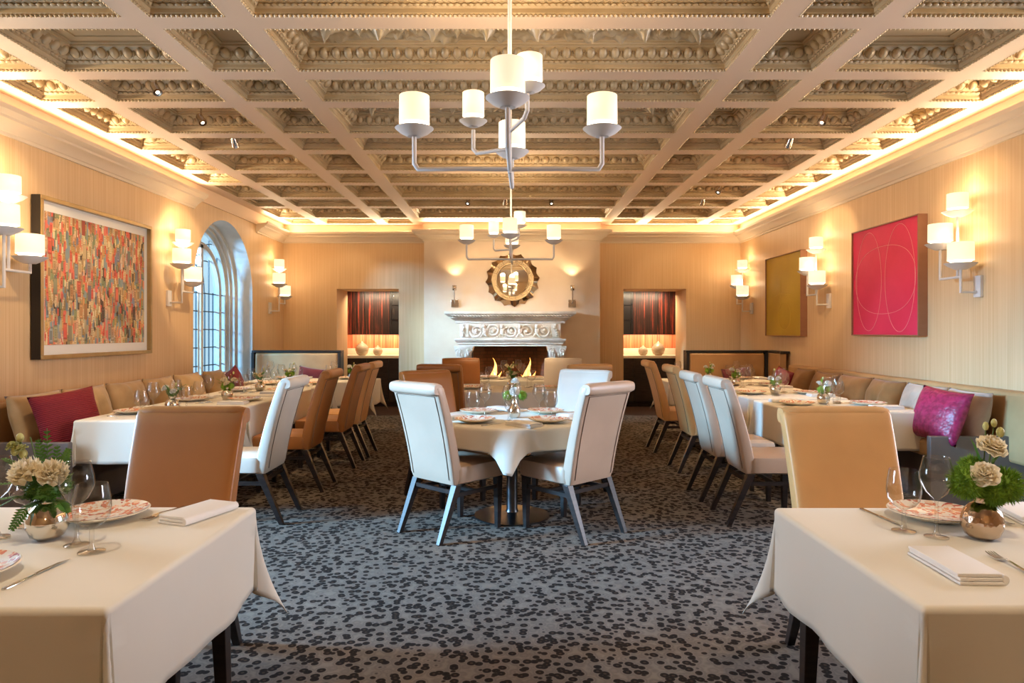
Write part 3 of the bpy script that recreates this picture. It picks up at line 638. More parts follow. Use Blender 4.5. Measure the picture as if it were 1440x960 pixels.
# mirror
mi = thing('wall_mirror', 'round mirror with scalloped bronze glass frame above the mantel', 'mirror', (.01, BY-.005, 2.305))
XM = R(pi/2, 'X')
NS = 16; sc = MB(); R0, R1 = .36, .465
for k in range(NS):
    a0 = 2*pi*k/NS+.08; da = 2*pi/NS; pts = []
    nn = 8
    outer = [(R1*(1-.085*sin(pi*t/nn))*cos(a0+da*t/nn), R1*(1-.085*sin(pi*t/nn))*sin(a0+da*t/nn)) for t in range(nn+1)]
    inner = [(R0*cos(a0+da*t/nn), R0*sin(a0+da*t/nn)) for t in range(nn+1)]
    tilt = .012*(1 if k % 2 else -1)
    seg = MB()
    z_o = lambda t: .018+tilt*(t/nn-.5)*2
    vs = [(x, y, .034) for x, y in inner]+[(x, y, z_o(t)) for t, (x, y) in enumerate(outer)]+[(x, y, 0) for x, y in outer]+[(x, y, 0) for x, y in inner]
    n1 = nn+1; fs = []
    for t in range(nn):
        fs += [(t, t+1, n1+t+1, n1+t), (n1+t, n1+t+1, 2*n1+t+1, 2*n1+t), (3*n1+t, 3*n1+t+1, t+1, t)]
    fs += [(0, n1, 2*n1, 3*n1), (nn, n1+nn, 2*n1+nn, 3*n1+nn)]
    MB().add(vs, fs, XM).build('scallop', M['mirrorframe'], mi, 20)
rg = MB().lathe([(.355, 0), (.362, .040), (.355, .046), (.29, .040), (.282, .046), (.272, .046), (.266, .03), (.266, 0)], 64, XM).build('ring', M['mirrorring'], mi, 20)
rs = MB()
for k in range(18):
    a = 2*pi*k/18; rs.box(.29, .355, -.003, .003, .038, .047, XM @ R(a, 'Z'))
    for q_ in (-1, 0, 1): rs.ball((.323*cos(a+.175+q_*.08), .323*sin(a+.175+q_*.08), .044), .007, 6, 4, XM)
rs.build('etched_joints', M['seam'], rg)
MB().lathe([(0, .030), (.267, .030)], 48, XM).build('mirror_glass', M['mirror'], mi, fixn=False)
# swing-arm sconces on the breast
for x, sd in ((-.98, 'window'), (1.03, 'gold painting')):
    s_ = thing('wall_sconce', f'small nickel swing arm wall lamp above the mantel on the {sd} side', 'wall lamp', (x, BY, 1.90))
    MB().box(-.065, .065, -.03, 0, -.065, .065).build('backplate', M['nickel'], s_, bevel=.008)
    MB().tube([(0, -.03, 0), (0, -.08, .0), (0, -.10, .04), (0, -.11, .22)], .010, 8).build('arm', M['nickel'], s_)
    MB().lathe([(.036, 0), (.036, .085)], 20, T((0, -.11, .22))).build('lamp_shade', M['nickel'], s_, solid=.004)
    MB().lathe([(0, .03), (.03, .03), (.03, .05), (0, .05)], 14, T((0, -.11, .22))).build('diffuser', M['glow'], s_)
    spot((x, BY-.11, 2.305), (x, BY-.07, 3.3), 7, 110, SPOT, .7, .02); spot((x, BY-.11, 2.215), (x, BY-.06, 1.2), 6, 100, SPOT, .7, .02)

# ================================================================== LAMPS
def lamp_head(t, x, y, z, rs_, rb, hs_, light=4.0):
    """bowl at z, shade above"""
    MB().lathe([(.012, -.3*rb), (.35*rb, -.30*rb*1.25+.0), (.75*rb, -.28*rb*.6), (rb, .05*rb), (rb*.96, .06*rb), (.7*rb, -.20*rb*.6), (.2*rb, -.30*rb), (0, -.30*rb)], 28, T((x, y, z))).build('bowl', M['gesso'], t)
    sh = MB().lathe([(rs_*1.0, z+.03), (rs_*.985, z+.03+hs_)], 32, T((x, y, 0))).build('lamp_shade', M['shade'], t, solid=.003)
    MB().lathe([(0, z-.005), (rs_*.5, z-.005), (rs_*.86, z+.025), (rs_*.86, z+.05), (rs_*.2, z+.055), (0, z+.055)], 20, T((x, y, 0))).build('diffuser', M['glow'], t)
    MB().tube([(x, y, z+.05), (x, y, z+.03+hs_*.7)], .01, 8).build('candle', M['gesso'], t)
    bulb((x, y, z+.03+hs_+.015), light, WARM, .05, t)
def chandelier(lab, loc):
    t = thing('chandelier', lab, 'chandelier', loc)     # origin at the lower crossing
    R_ = .012
    MB().tube([(-.012, 0, -.02), (-.012, 0, ZC+.17-loc[2])], .011, 10).build('rod', M['gesso'], t)
    MB().lathe([(0, 0), (.06, 0), (.065, -.02), (.02, -.03), (0, -.03)], 20, T((-.012, 0, ZC+.165-loc[2]))).build('canopy', M['gesso'], t)
    arms = [((-.515, 0), 0), ((.475, 0), 0), ((-.02, -.47), 0), ((.0, .46), 0)]
    for (x, y), z0 in arms:
        MB().tube([(-.012, 0, z0), (x*.5-.006, y*.5, z0+.003), (x*.96, y*.96, z0), (x, y, z0+.03), (x, y, z0+.17)], R_, 10).build('arm', M['gesso'], t)
        lamp_head(t, x, y, z0+.21, .079, .102, .145)
    MB().tube([(-.012, 0, .11), (-.19, .10, .11), (-.21, .11, .135), (-.21, .11, .24)], R_*.9, 10).build('arm', M['gesso'], t); lamp_head(t, -.21, .11, .285, .058, .076, .125)
    MB().tube([(-.012, 0, .20), (.06, -.22, .20), (.075, -.25, .23), (.075, -.25, .31)], R_*.9, 10).build('arm', M['gesso'], t); lamp_head(t, .085, -.25, .345, .064, .078, .12)
    return t
chandelier('large white six light chandelier hanging nearest the viewer', (0, 3.6, 2.275))
chandelier('white six light chandelier hanging in front of the round mirror', (0, 7.75, 2.24))

def sconce(lab, y, sx):
    """three lamp wall sconce; local +x points into the room"""
    t = thing('wall_sconce', lab, 'wall lamp', (sx*XW, y, 1.80)); d = -sx
    MB().box(min(0, d*.028), max(0, d*.028), -.045, .045, -.085, .10).build('backplate', M['gesso'], t, bevel=.004)
    lo, hi = (.40, .21) if sx < 0 else (.20, .40)     # stem lamp, far lamp heights
    X0 = d*.165
    MB().tube([(0, 0, -.04), (X0, 0, -.04), (X0, 0, lo-.03)], .0115, 8).build('arm', M['gesso'], t); lamp_head(t, X0, 0, lo, .100, .128, .155, 2.0)
    MB().tube([(X0, 0, .09), (X0, .28, .09), (X0, .28, hi-.03)], .0115, 8).build('arm', M['gesso'], t); lamp_head(t, X0, .28, hi, .098, .126, .155, 2.0)
    MB().tube([(X0*.85, .08, .09), (X0*.85, .08, .63)], .0115, 8).build('arm', M['gesso'], t); lamp_head(t, X0*.85, .08, .66, .082, .122, .13, 2.0)
    return t
sconce('white three lamp wall sconce before the near edge of the collage', 5.18, -1)
sconce('white three lamp wall sconce between the collage and the arched window', 7.97, -1)
sconce('white three lamp wall sconce beyond the arched window by the back corner', 11.3, -1)
sconce('white three lamp wall sconce on the viewer side of the red painting', 5.865, 1)
sconce('white three lamp wall sconce between the red and the gold painting', 8.63, 1)
sconce('white three lamp wall sconce beyond the gold painting by the back corner', 11.42, 1)

# ================================================================== PICTURES
cg = thing('framed_collage', 'large gilt framed collage of small coloured paper strips under glass', 'picture', (-XW+.012, 6.57, 1.875))
hw, hh = .88, .69
MB().box(0, .03, -hw+.01, hw-.01, -hh+.01, hh-.01).build('backing', M['black'], cg)
f = MB()
for a, b, c, e in ((-hw, hw, hh-.035, hh), (-hw, hw, -hh, -hh+.035)): f.box(0.0, .085, a, b, c, e)
for a, b in ((-hw, -hw+.035), (hw-.035, hw)): f.box(0, .085, a, b, -hh+.035, hh-.035)
f.build('gilt_moulding', M['goldframe'], cg, bevel=.004)
f = MB()
f.box(.002, .078, -hw-.004, -hw, -hh, hh); f.build('black_side', M['black'], cg)
MB().box(.03, .042, -hw+.03, hw-.03, -hh+.03, hh-.03).build('mat_board', M['matboard'], cg)
MB().box(.042, .046, -hw+.10, hw-.10, -hh+.12, hh-.12).build('collage_sheet', M['collage'], cg)
def canvas(nm, lab, y, z, hw, hh, m, lm, curves):
    t = thing(nm, lab, 'picture', (XW, y, z))
    MB().box(-.075, -.012, -hw+.012, hw-.012, -hh+.012, hh-.012).build('canvas', m, t)
    f = MB()
    for a, b in ((-hw, -hw+.012), (hw-.012, hw)): f.box(-.095, 0, a, b, -hh, hh)
    for a, b in ((-hh, -hh+.012), (hh-.012, hh)): f.box(-.095, 0, -hw+.012, hw-.012, a, b)
    f.build('box_frame', M['walnut'], t, bevel=.003)
    l = MB()
    for c in curves: l.tube([(-.0755, a, b) for a, b in c], .0024, 5)
    l.build('drawn_line', lm, t)
ell = lambda cy, cz, a, b, tl=0, e=1.: [(cy+a*math.copysign(abs(cos(t))**e, cos(t)), cz+b*math.copysign(abs(sin(t))**e, sin(t))+tl*cos(t)) for t in [2*pi*k/64 for k in range(65)]]
canvas('red_painting', 'square crimson painting with pale looping ovals in walnut box frame', 7.25, 1.968, .65, .593, M['redcanvas'], M['pinkline'],
    [ell(.30, .0, .26, .54), ell(-.30, .0, .27, .55), ell(0, .0, .58, .36, 0, .85)])
canvas('gold_painting', 'square olive gold painting with faint drawn lines in walnut box frame', 9.94, 1.945, .65, .593, M['goldcanvas'], M['goldline'],
    [[(.1, .25), (.1, -.2)], [(-.3, .0), (.1, .03), (.3, 0)], ell(-.05, -.3, .22, .2)])

# ================================================================== BANQUETTES AND PILLOWS
def side_bench(lab, sx, y0, y1):
    t = thing('banquette', lab, 'banquette', (sx*(XW-.012), y0, 0)); d = -sx; Ln = y1-y0
    def bx(m, a, b, *r): return m.box(min(d*a, d*b), max(d*a, d*b), *r)
    bx(MB(), .0, .60, .05, Ln, 0.02, .40).build('base', M['bench'], t, bevel=.006)
    st = bx(MB(), .12, .64, .05, Ln, .40, .54).build('seat', M['benchtan'], t, bevel=.03)
    bx(MB(), .0, .15, -.6 if sx > 0 else .05, Ln, .40, .955 if sx > 0 else .87).build('back', M['benchtan'], t, bevel=.03)
    bx(MB(), .0, .76, 0, .05, 0, .605).build('end_panel', M['bench'], t, bevel=.008)
    return t
side_bench('long tan wall banquette under the collage and arched window', -1, 5.0, 9.55)
side_bench('long tan wall banquette under the red and gold paintings', 1, 5.30, 9.55)
def back_bench(lab, x0, x1, wing):
    t = thing('banquette', lab, 'banquette', ((x0+x1)/2, 10.2, 0)); h = (x1-x0)/2
    MB().box(-h, h, .22, .28, 0, 1.135).box(-h, h, .10, .22, 1.10, 1.135).box(-h, -h+.045, .08, .22, 0, 1.10).box(h-.045, h, .08, .22, 0, 1.10).build('frame', M['black'], t, bevel=.004)
    MB().box(-h+.045, h-.045, .09, .22, .45, 1.098).build('back_cushion', M['benchtan'], t, bevel=.035)
    MB().box(-h, h, -.40, .22, .02, .38).build('base', M['bench'], t, bevel=.006)
    MB().box(-h+.02, h-.02, -.42, .09, .38, .50).build('seat', M['benchtan'], t, bevel=.03)
    if wing:
        MB().box(h+.0, h+.10, -.35, .28, 0, 1.10).build('wing', M['benchtan'], t, bevel=.01)
        MB().box(h, h+.14, -.38, .30, 1.10, 1.135).build('wing_cap', M['black'], t, bevel=.004)
back_bench('black framed tan bench with its back toward the window side corner', -3.93, -2.58, 0)
back_bench('black framed tan bench in the corner beyond the gold painting', 2.63, 3.86, 1)
def pillow(w, h, t, m, loc, rot, lab, seed=0, crease=.0, cat='pillow', group=None):
    mb = MB(); n = 18
    for side in (1, -1):
        def fn(u, v):
            a, b = u*2-1, v*2-1
            e = (max(0, 1-abs(a)**2.6)*max(0, 1-abs(b)**2.6))**.55
            pin = 1-.06*(1-abs(a)**2)*abs(b)**3; pin2 = 1-.06*(1-abs(b)**2)*abs(a)**3
            x = a*w/2*pin2; y = b*h/2*pin
            z = side*t/2*e*(1+.25*noise.noise((a*1.5+seed, b*1.5, seed*3.3))) + crease*side*e*noise.noise((a*5+seed, b*3, 9))*.5
            if crease: z -= side*e*crease*1.2*math.exp(-((a-.1*sin(b*3+seed))/.12)**2)
            return (x, y, z)
        mb.grid(n, n, fn)
    o = mb.build('throw_pillow', m, ang=80); o.location = loc; o.rotation_euler = rot
    q = o.modifiers.new('weld', 'WELD'); q.merge_threshold = .0005
    return tag(o, lab, cat, group)
PI2 = pi/2
# local x along the wall, y up, z = outward; pillows lean against the back
def lean_left(y, lab, m, w=.60, h=.42, t=.20, x=-3.70, tilt=.28, yaw=0, roll=0, z=None, **k):
    return pillow(w, h, t, m, (x, y, (z or .545+h*.46)), (Matrix.Rotation(yaw, 3, 'Z') @ Matrix.Rotation(PI2, 3, 'Z') @ Matrix.Rotation(PI2-tilt, 3, 'X') @ Matrix.Rotation(roll, 3, 'Z')).to_euler(), lab, **k)
def lean_right(y, lab, m, w=.60, h=.42, t=.20, x=3.70, tilt=.28, yaw=0, roll=0, z=None, **k):
    return pillow(w, h, t, m, (x, y, (z or .545+h*.46)), (Matrix.Rotation(yaw, 3, 'Z') @ Matrix.Rotation(-PI2, 3, 'Z') @ Matrix.Rotation(PI2-tilt, 3, 'X') @ Matrix.Rotation(roll, 3, 'Z')).to_euler(), lab, **k)
lean_left(5.36, 'tan velvet pillow behind the ribbed burgundy pillow, nearest under the collage', M['pillow'], seed=1, w=.62)
lean_left(5.98, 'tan creased pillow beside the burgundy one under the collage', M['pillow'], seed=2, crease=.03)
lean_left(6.60, 'tan pinched pillow third along under the collage', M['pillow'], seed=3, crease=.02)
lean_left(7.22, 'tan plump pillow fourth along under the collage', M['pillow'], seed=4)
lean_left(7.86, 'tan pillow fifth along below the sconce by the window', M['pillow'], seed=5)
lean_left(8.50, 'tan pillow standing against the arched window sill', M['pillow'], seed=6, x=-3.68, w=.52)
lean_left(8.95, 'small burgundy pillow under the arched window', M['burgundy'], seed=7, x=-3.62, w=.40, h=.42, roll=.25, t=.14)
lean_left(5.27, 'large ribbed burgundy pillow at the viewer end of the collage banquette', M['burgundy'], seed=8, x=-3.42, w=.48, h=.44, tilt=.32, yaw=-.55, roll=.12, t=.17, z=.75)
lean_right(5.60, 'pale grey mauve pillow behind the berry pillow under the red painting side', M['pillowgrey'], seed=11, w=.58, yaw=-.05)
lean_right(6.18, 'mauve creased pillow next to the berry pillow', M['pillowgrey'], seed=12, crease=.03)
lean_right(6.80, 'brown pillow below the near edge of the red painting', M['pillowbrown'], seed=13, crease=.02)
lean_right(7.44, 'long brown pillow below the far half of the red painting', M['pillowbrown'], seed=14, w=.66)
lean_right(8.10, 'brown pillow below the sconce between the two paintings', M['pillowbrown'], seed=15)
lean_right(8.72, 'brown pillow behind the far crimson pillow', M['pillowbrown'], seed=16, w=.5)
lean_right(9.12, 'crimson pillow at the far end of the red painting banquette', M['burgundy'], seed=17, x=3.60, w=.56, h=.40, roll=-.12, t=.15)
lean_right(5.50, 'large berry crocodile texture pillow at the viewer end of the banquette', M['magenta'], seed=18, x=3.44, w=.50, h=.44, tilt=.34, yaw=.22, roll=-.07, t=.17, z=.75)
pillow(.44, .40, .15, M['wine'], (-2.98, 10.13, .69), (PI2-.25, .15, 0), 'dark wine pillow on the black framed bench by the window', 20)
pillow(.44, .40, .15, M['wine'], (3.35, 10.13, .69), (PI2-.25, -.1, 0), 'dark wine pillow on the black framed bench beyond the gold painting', 21)

# ================================================================== CHAIRS
def make_chair(mt):
    t = thing('dining_chair', 'x', 'chair')
    n = 28
    def back_c(z): q = (z-.38)/.70; return -.205-.115*q-.075*q*q
    rings = []
    for k in range(17):
        q = min(1, k/14); z = .375+q*.665+(k-14)*.017*(k > 14); w = .228+.016*q; th = .050-.012*q
        if k == 0: w *= .97; th *= .8
        if k > 14: w -= .004*(k-14)**2; th -= .009*(k-14)**2
        rings.append(sq(w, th, .22, n, z, 0, back_c(z)))
    MB().loft(rings).build('backrest', M[mt], t, 50)
    # rolled top
    rr = MB(); cs = []
    for k in range(13):
        x = -.242+.484*k/12; e = 1 if 0 < k < 12 else .80
        cs.append([(x, back_c(1.045)-.016+e*.047*math.copysign(abs(cos(a))**.7, cos(a)), 1.035+e*.042*math.copysign(abs(sin(a))**.7, sin(a))) for a in [2*pi*i/18 for i in range(18)]])
    rr.loft(cs).build('head_roll', M[mt], t, 50)
    pp = MB(); zz = [(.40, 0), (.60, 0), (.80, 0), (.985, 0)]
    yb_ = lambda z: back_c(z)-(.050-.012*(z-.375)/.665)-.001
    pth = [(-.19, yb_(.41), .41)]+[(-.19-.014*(z-.41)/.57, yb_(z), z) for z in (.55, .7, .85, .985)]+[(.204, yb_(.985), .985)]+[(.19+.014*(z-.41)/.57, yb_(z), z) for z in (.85, .7, .55, .41)]
    pp.tube(pth, .0026, 5).build('back_seam', M['seam'], t)
    s_ = MB(); rg = []
    for z, a, b in ((.375, .225, .225), (.385, .24, .24), (.47, .243, .243), (.492, .235, .235), (.505, .19, .19), (.508, .1, .1)): rg.append(sq(a, b, .2, 28, z, 0, .02))
    s_.loft(rg).build('seat', M[mt], t, 50)
    for sx in (-1, 1):
        MB().bar((sx*.208, -.205, .376), (sx*.212, -.365, 0), .027, .017).build('leg', M['darkwood'], t, bevel=.003)
        MB().bar((sx*.20, .205, .376), (sx*.20, .205, 0), .026, .017).build('leg', M['darkwood'], t, bevel=.003)
        MB().rail((sx*.205, -.235, .30), (sx*.20, .205, .30), .009, .014).build('stretcher', M['darkwood'], t)
    MB().rail((-.208, -.235, .325), (.208, -.235, .325), .009, .014).build('stretcher', M['darkwood'], t)
    MB().rail((-.2, -.02, .30), (.2, -.02, .30), .009, .014).build('stretcher', M['darkwood'], t)
    return t
PROTO = {}; 
def chair(mt, x, y, face, lab):      # face: angle of the sitter's view direction, 0 = +Y
    if mt not in PROTO: PROTO[mt] = [make_chair(mt), 0]
    p = PROTO[mt]; o = place(p[0], p[1], (x, y, 0), face, lab, 'chair', 'high back leather dining chairs'); p[1] += 1; return o
# angles: rz=0 faces +Y; rz=+90 faces -X; rz=-90 faces +X
chair('brown', -1.46, 2.74, pi, 'brown leather chair facing us across the table with ferns and carnations')
chair('tan', 1.475, 2.74, pi, 'tan leather chair facing us across the table with fuzzy green flowers')
chair('cream', -2.06, 5.24, PI2, 'cream white leather chair first along the window side aisle')
chair('brown', -2.04, 6.25, PI2, 'brown leather chair second along the window side aisle')
chair('brown', -2.00, 7.31, PI2, 'brown leather chair third along the window side aisle')
chair('tan', -1.98, 7.92, PI2, 'light tan leather chair fourth along the window side aisle')
chair('taupe', 1.96, 5.23, -PI2, 'taupe leather chair first along the aisle on the red painting side')
chair('taupe', 1.94, 5.91, -PI2, 'taupe leather chair second along the aisle on the red painting side')
chair('tan', 2.04, 7.07, -PI2, 'tan leather chair third along the aisle on the red painting side')
chair('tan', 2.03, 8.20, -PI2, 'tan leather chair farthest along the aisle on the red painting side')
chair('taupe', -.39, 4.955, -radians(43), 'taupe leather chair with its back to us at the round table, window side')
chair('taupe', .39, 4.95, radians(43), 'taupe leather chair with its back to us at the round table, red painting side')
chair('brown', -.53, 5.78, pi+radians(38), 'brown leather chair at the far window side of the round table')
chair('cream', .47, 5.85, pi-radians(30), 'cream leather chair at the far red painting side of the round table')
chair('brown', -.68, 7.60, -radians(13), 'brown leather chair at the near window side corner of the square middle table')
chair('tan', .72, 7.60, radians(15), 'tan leather chair at the near red painting side corner of the square middle table')
chair('brown', -.60, 8.52, pi+radians(10), 'brown leather chair at the fireplace edge of the square middle table, window side')
chair('cream', .60, 8.52, pi-radians(10), 'cream leather chair at the fireplace edge of the square middle table, gold painting side')

# ================================================================== TABLES AND CLOTHS
ZT = .755
def cloth_rect(hx, hy, over, seed, r=.016, fl=.05, cor=.22, rip=.010):
    def axis(h):
        a = [-h-over+over*k/12*1.0 for k in range(12)] + [-h-r*1.6*(1-k/5) for k in range(1, 5)]
        a = sorted(set([-h-over*(1-(k/13)) for k in range(13)] + [-h-.024*(1-k/5) for k in range(5)]))
        mid = [-h+2*h*k/14 for k in range(15)]
        return a[:-0 or None] + [v for v in mid if v > a[-1]+1e-6] + [-v for v in reversed(a) if -v > h+1e-6]
    ax, ay = axis(hx), axis(hy)
    def fn(px, py):
        qx, qy = max(-hx, min(hx, px)), max(-hy, min(hy, py)); dx, dy = px-qx, py-qy; Lh = sqrt(dx*dx+dy*dy)
        if Lh < 1e-7: return (px, py, 0)
        ux, uy = dx/Lh, dy/Lh
        if Lh < r*pi/2: out = r*sin(Lh/r); drop = r*(1-cos(Lh/r))
        else: out = r; drop = r+Lh-r*pi/2
        s2 = (2*ux*uy)**2
        tpar = qx*7.3 + qy*6.1 + seed
        k = drop/over
        out += drop*fl + drop*cor*s2*k + rip*k*k*(sin(tpar*1.7)+.6*sin(tpar*3.9+1.3))*(1-s2)
        # soft pleats either side of the hanging corner
        if s2 > 0: out += -.055*k*abs(sin(4*atan2(abs(dy), abs(dx))))*(1-s2)
        else:
            e = min(hx-abs(qx), hy-abs(qy)); e = max(hx-abs(qx), hy-abs(qy))
            out += -.02*k*math.exp(-(e/.10)**2)
        drop2 = drop*(1-.03*k)
        return (qx+ux*out, qy+uy*out, -drop2)
    m = MB(); nx, ny = len(ax), len(ay); vs = [fn(x, y) for y in ay for x in ax]
    m.add(vs, [(j*nx+i, j*nx+i+1, (j+1)*nx+i+1, (j+1)*nx+i) for j in range(ny-1) for i in range(nx-1)]); return m
def cloth_round(Rt, half, rot, seed, r=.016):
    n = 72; m = MB(); rad = [Rt*k/6 for k in range(7)]
    rings = 16
    def fn(i, t):
        a = 2*pi*i/n; b = (a-rot+pi/4) % (pi/2)-pi/4; rm = half/cos(b)
        rr = t if t <= 1 else None
        if t <= 1: return (Rt*t*cos(a), Rt*t*sin(a), 0)
        cb = abs(b)/(pi/4); Lh = (.165+.235*cb**8)*(t-1)
        if Lh < r*pi/2: out = r*sin(Lh/r); drop = r*(1-cos(Lh/r))
        else: out = r; drop = r+Lh-r*pi/2
        cornerness = cb**6
        out += drop*(.10+.12*cornerness) + .10*drop*sin(a*7+seed)*(1-cb**3) - .035*(t-1)*math.exp(-((cb-.72)/.12)**2)
        return ((Rt+out)*cos(a), (Rt+out)*sin(a), -drop)
    ts = [.001]+[k/6 for k in range(1, 7)]+[1+.02*k for k in range(1, 6)]+[1.1+.9*k/14 for k in range(1, 15)]
    m.loft([[fn(i, t) for i in range(n)] for t in ts], False); m.f.append(tuple(range(n))); return m
TABLES = {}
def rect_table(key, x0, x1, y0, y1, over, lab, seed, legs='legs', cor=.16, rz=0):
    cx, cy, hx, hy = (x0+x1)/2, (y0+y1)/2, (x1-x0)/2, (y1-y0)/2
    t = thing('dining_table', f'{legs_word[legs]} dining table under the cloth, {lab}', 'table', (cx, cy, 0))
    MB().box(-hx+.006, hx-.006, -hy+.006, hy-.006, ZT-.035, ZT-.006).build('tabletop', M['darkwood'], t, bevel=.006)
    if legs == 'legs':
        for sx in (-1, 1):
            for sy in (-1, 1): MB().bar((sx*(hx-.09), sy*(hy-.09), ZT-.035), (sx*(hx-.07), sy*(hy-.07), 0), .032, .02).build('leg', M['darkwood'], t, bevel=.003)
    else:
        MB().lathe([(0, 0), (.27, 0), (.27, .012), (.10, .03), (.045, .045), (.038, .08), (.038, ZT-.06), (.10, ZT-.036), (0, ZT-.036)], 32).build('pedestal', M['steel'], t)
    c = cloth_rect(hx, hy, over, seed, cor=cor).build('tablecloth', M['cloth'], ang=70, loc=(cx, cy, ZT), solid=.003)
    tag(c, f'white linen cloth draped over the {lab}', 'tablecloth'); TABLES[key] = (cx, cy, hx, hy, lab)
legs_word = {'legs': 'dark wood four leg', 'ped': 'steel pedestal'}
rect_table('NL', -1.94, -.985, 1.65, 2.575, .33, 'foreground table with ferns and carnations', .3, cor=.17)
rect_table('NR', 1.005, 1.97, 1.66, 2.565, .33, 'foreground table with fuzzy green flowers', 2.1, cor=.17)
rect_table('L1', -3.26, -2.37, 5.11, 5.96, .34, 'first table under the collage', 1.0, 'ped')
rect_table('L2', -3.26, -2.36, 6.09, 6.95, .34, 'second table under the collage', 4.0, 'ped')
rect_table('L3', -3.26, -2.36, 7.15, 7.98, .34, 'third table along the window banquette', 2.0, 'ped')
rect_table('L4', -3.26, -2.36, 8.14, 8.92, .34, 'fourth table by the arched window', 5.0, 'ped')
rect_table('L5', -3.55, -1.88, 9.05, 9.70, .34, 'long table before the window corner bench', 6.0, 'ped')
rect_table('R1', 2.36, 3.41, 5.66, 6.62, .34, 'first table under the red painting', 3.0, 'ped')
rect_table('R2', 2.36, 3.33, 6.80, 7.70, .34, 'second table under the red painting', 7.0, 'ped')
rect_table('R3', 2.36, 3.33, 7.86, 8.72, .34, 'third table between the paintings', 8.0, 'ped')
rect_table('R4', 2.08, 3.50, 9.05, 9.70, .34, 'table before the gold painting corner bench', 9.0, 'ped')
rect_table('C2', -.68, .60, 7.50, 8.35, .34, 'square middle table', 1.5, 'ped')
rect_table('C3', -.53, .51, 9.26, 10.0, .34, 'table nearest the fire', 2.5, 'ped')
cy0 = 5.27
t = thing('dining_table', 'round table on a steel disc pedestal in the middle of the carpet', 'table', (0, cy0, 0))
MB().lathe([(0, ZT-.035), (.595, ZT-.035), (.6, ZT-.02), (.595, ZT-.006), (0, ZT-.006)], 48).build('tabletop', M['darkwood'], t)
MB().lathe([(0, 0), (.29, 0), (.29, .010), (.12, .028), (.05, .036), (.042, .06), (.042, ZT-.036), (0, ZT-.036)], 40).build('pedestal', M['steel'], t)
c = cloth_round(.60, .685, -pi/4-.04+pi/2*0, 1.0).build('tablecloth', M['cloth'], ang=70, loc=(0, cy0, ZT), solid=.003)
tag(c, 'white square cloth with a hanging corner over the round table', 'tablecloth')

# ================================================================== TABLEWARE
ZP = ZT+.0025
def mk_wine(h, rmax, rrim):
    m = MB(); hb = h*.52
    m.lathe([(.0, .004), (.006, .006), (.034, .002), (.036, .0), (.036, .002), (.014, .006), (.0058, .022), (.0048, h-hb-.012), (.009, h-hb), (rmax*.62, h-hb+.020), (rmax*.92, h-hb+.05), (rmax, h-hb*.52), (rmax*.97, h-hb*.34), (rrim, h-.002), (rrim+.0008, h), (rrim-.0014, h+.0008), (rrim-.0018, h-.002)], 28)
    return m
def mk_goblet(h, rmax, rrim):
    return MB().lathe([(.0, .004), (.006, .006), (.034, .002), (.037, .0), (.037, .003), (.012, .008), (.007, .022), (.0065, h*.34), (.012, h*.37), (rmax*.62, h*.42), (rmax*.92, h*.52), (rmax, h*.66), (rmax*.97, h*.8), (rrim, h), (rrim-.0012, h)], 28)
def mk_tumbler():
    return MB().lathe([(0, .012), (.030, .012), (.032, 0), (.034, .0), (.038, .09), (.0372, .09)], 24)
def mk_plate():
    t = thing('dinner_plate', 'x', 'plate')
    MB().lathe([(0, .006), (.09, .006), (.105, .010), (.15, .026), (.153, .028), (.150, .031), (.110, .0165), (.0, .0125)], 40).build('rim', M['platerim'], t)
    MB().lathe([(0, .0135), (.108, .0172), (.147, .0315)], 40).build('painted_face', M['plate'], t, fixn=False); return t
def mk_napkin():
    t = MB(); w, l = .062, .125
    # folded in layers with a rolled edge
    for k, (z0, z1, dx) in enumerate(((0, .008, .0), (.009, .018, .003), (.019, .028, -.001))):
        sec = [(-w+dx, z0), (w-.008, z0), (w-.002, (z0+z1)/2), (w-.008, z1), (-w+dx, z1)]
        t.loft([[(x, -l+.004*k, z) for x, z in sec], [(x, 0, z+.001) for x, z in sec], [(x, l-.003*k, z) for x, z in sec]])
    t.loft([[(w-.012+.0165*cos(a), y, .014+.0145*sin(a)) for a in [-PI2+pi*k/8 for k in range(9)]] for y in (-l, 0, l)])
    return t
def mk_knife():
    t = thing('knife', 'x', 'knife')
    MB().loft([sq(a, b, .6, 10, y) for y, a, b in ((-.11, .004, .003), (-.105, .0075, .005), (-.03, .0055, .004), (-.005, .005, .0038))], X=R(-PI2, 'X') @ Matrix.Identity(4)).build('handle', M['cutlery'], t)
    MB().add([(-.006,0,.002),(.004,0,.002),(-.009,.05,.002),(.005,.05,.002),(-.008,.09,.002),(.005,.095,.002),(.004,.125,.002)]+[(-.006,0,.004),(.004,0,.0045),(-.009,.05,.003),(.005,.05,.0045),(-.008,.09,.003),(.005,.095,.0045),(.004,.125,.003)],
        [(0,2,3,1),(2,4,5,3),(4,6,5),(7,8,10,9),(9,10,12,11),(11,12,13),(0,7,9,2),(2,9,11,4),(4,11,13,6),(1,3,10,8),(3,5,12,10),(5,6,13,12),(0,1,8,7)]).build('blade', M['cutlery'], t); return t
def mk_fork():
    t = thing('fork', 'x', 'fork')
    MB().loft([[(-w, y, z-.0012), (w, y, z-.0012), (w, y, z+.0012), (-w, y, z+.0012)] for y, w, z in ((-.11, .009, .003), (-.10, .0095, .003), (-.05, .005, .005), (.0, .0035, .009), (.025, .004, .010), (.035, .011, .007), (.045, .013, .004))]).build('handle', M['cutlery'], t)
    m = MB()
    for k in range(4):
        x = -.0112+.0075*k; m.loft([[(x-w, y, z-.001), (x+w, y, z-.001), (x+w, y, z+.001), (x-w, y, z+.001)] for y, w, z in ((.043, .0024, .004), (.07, .0018, .004), (.09, .0014, .007), (.098, .0006, .009))])
    m.build('tines', M['cutlery'], t); return t
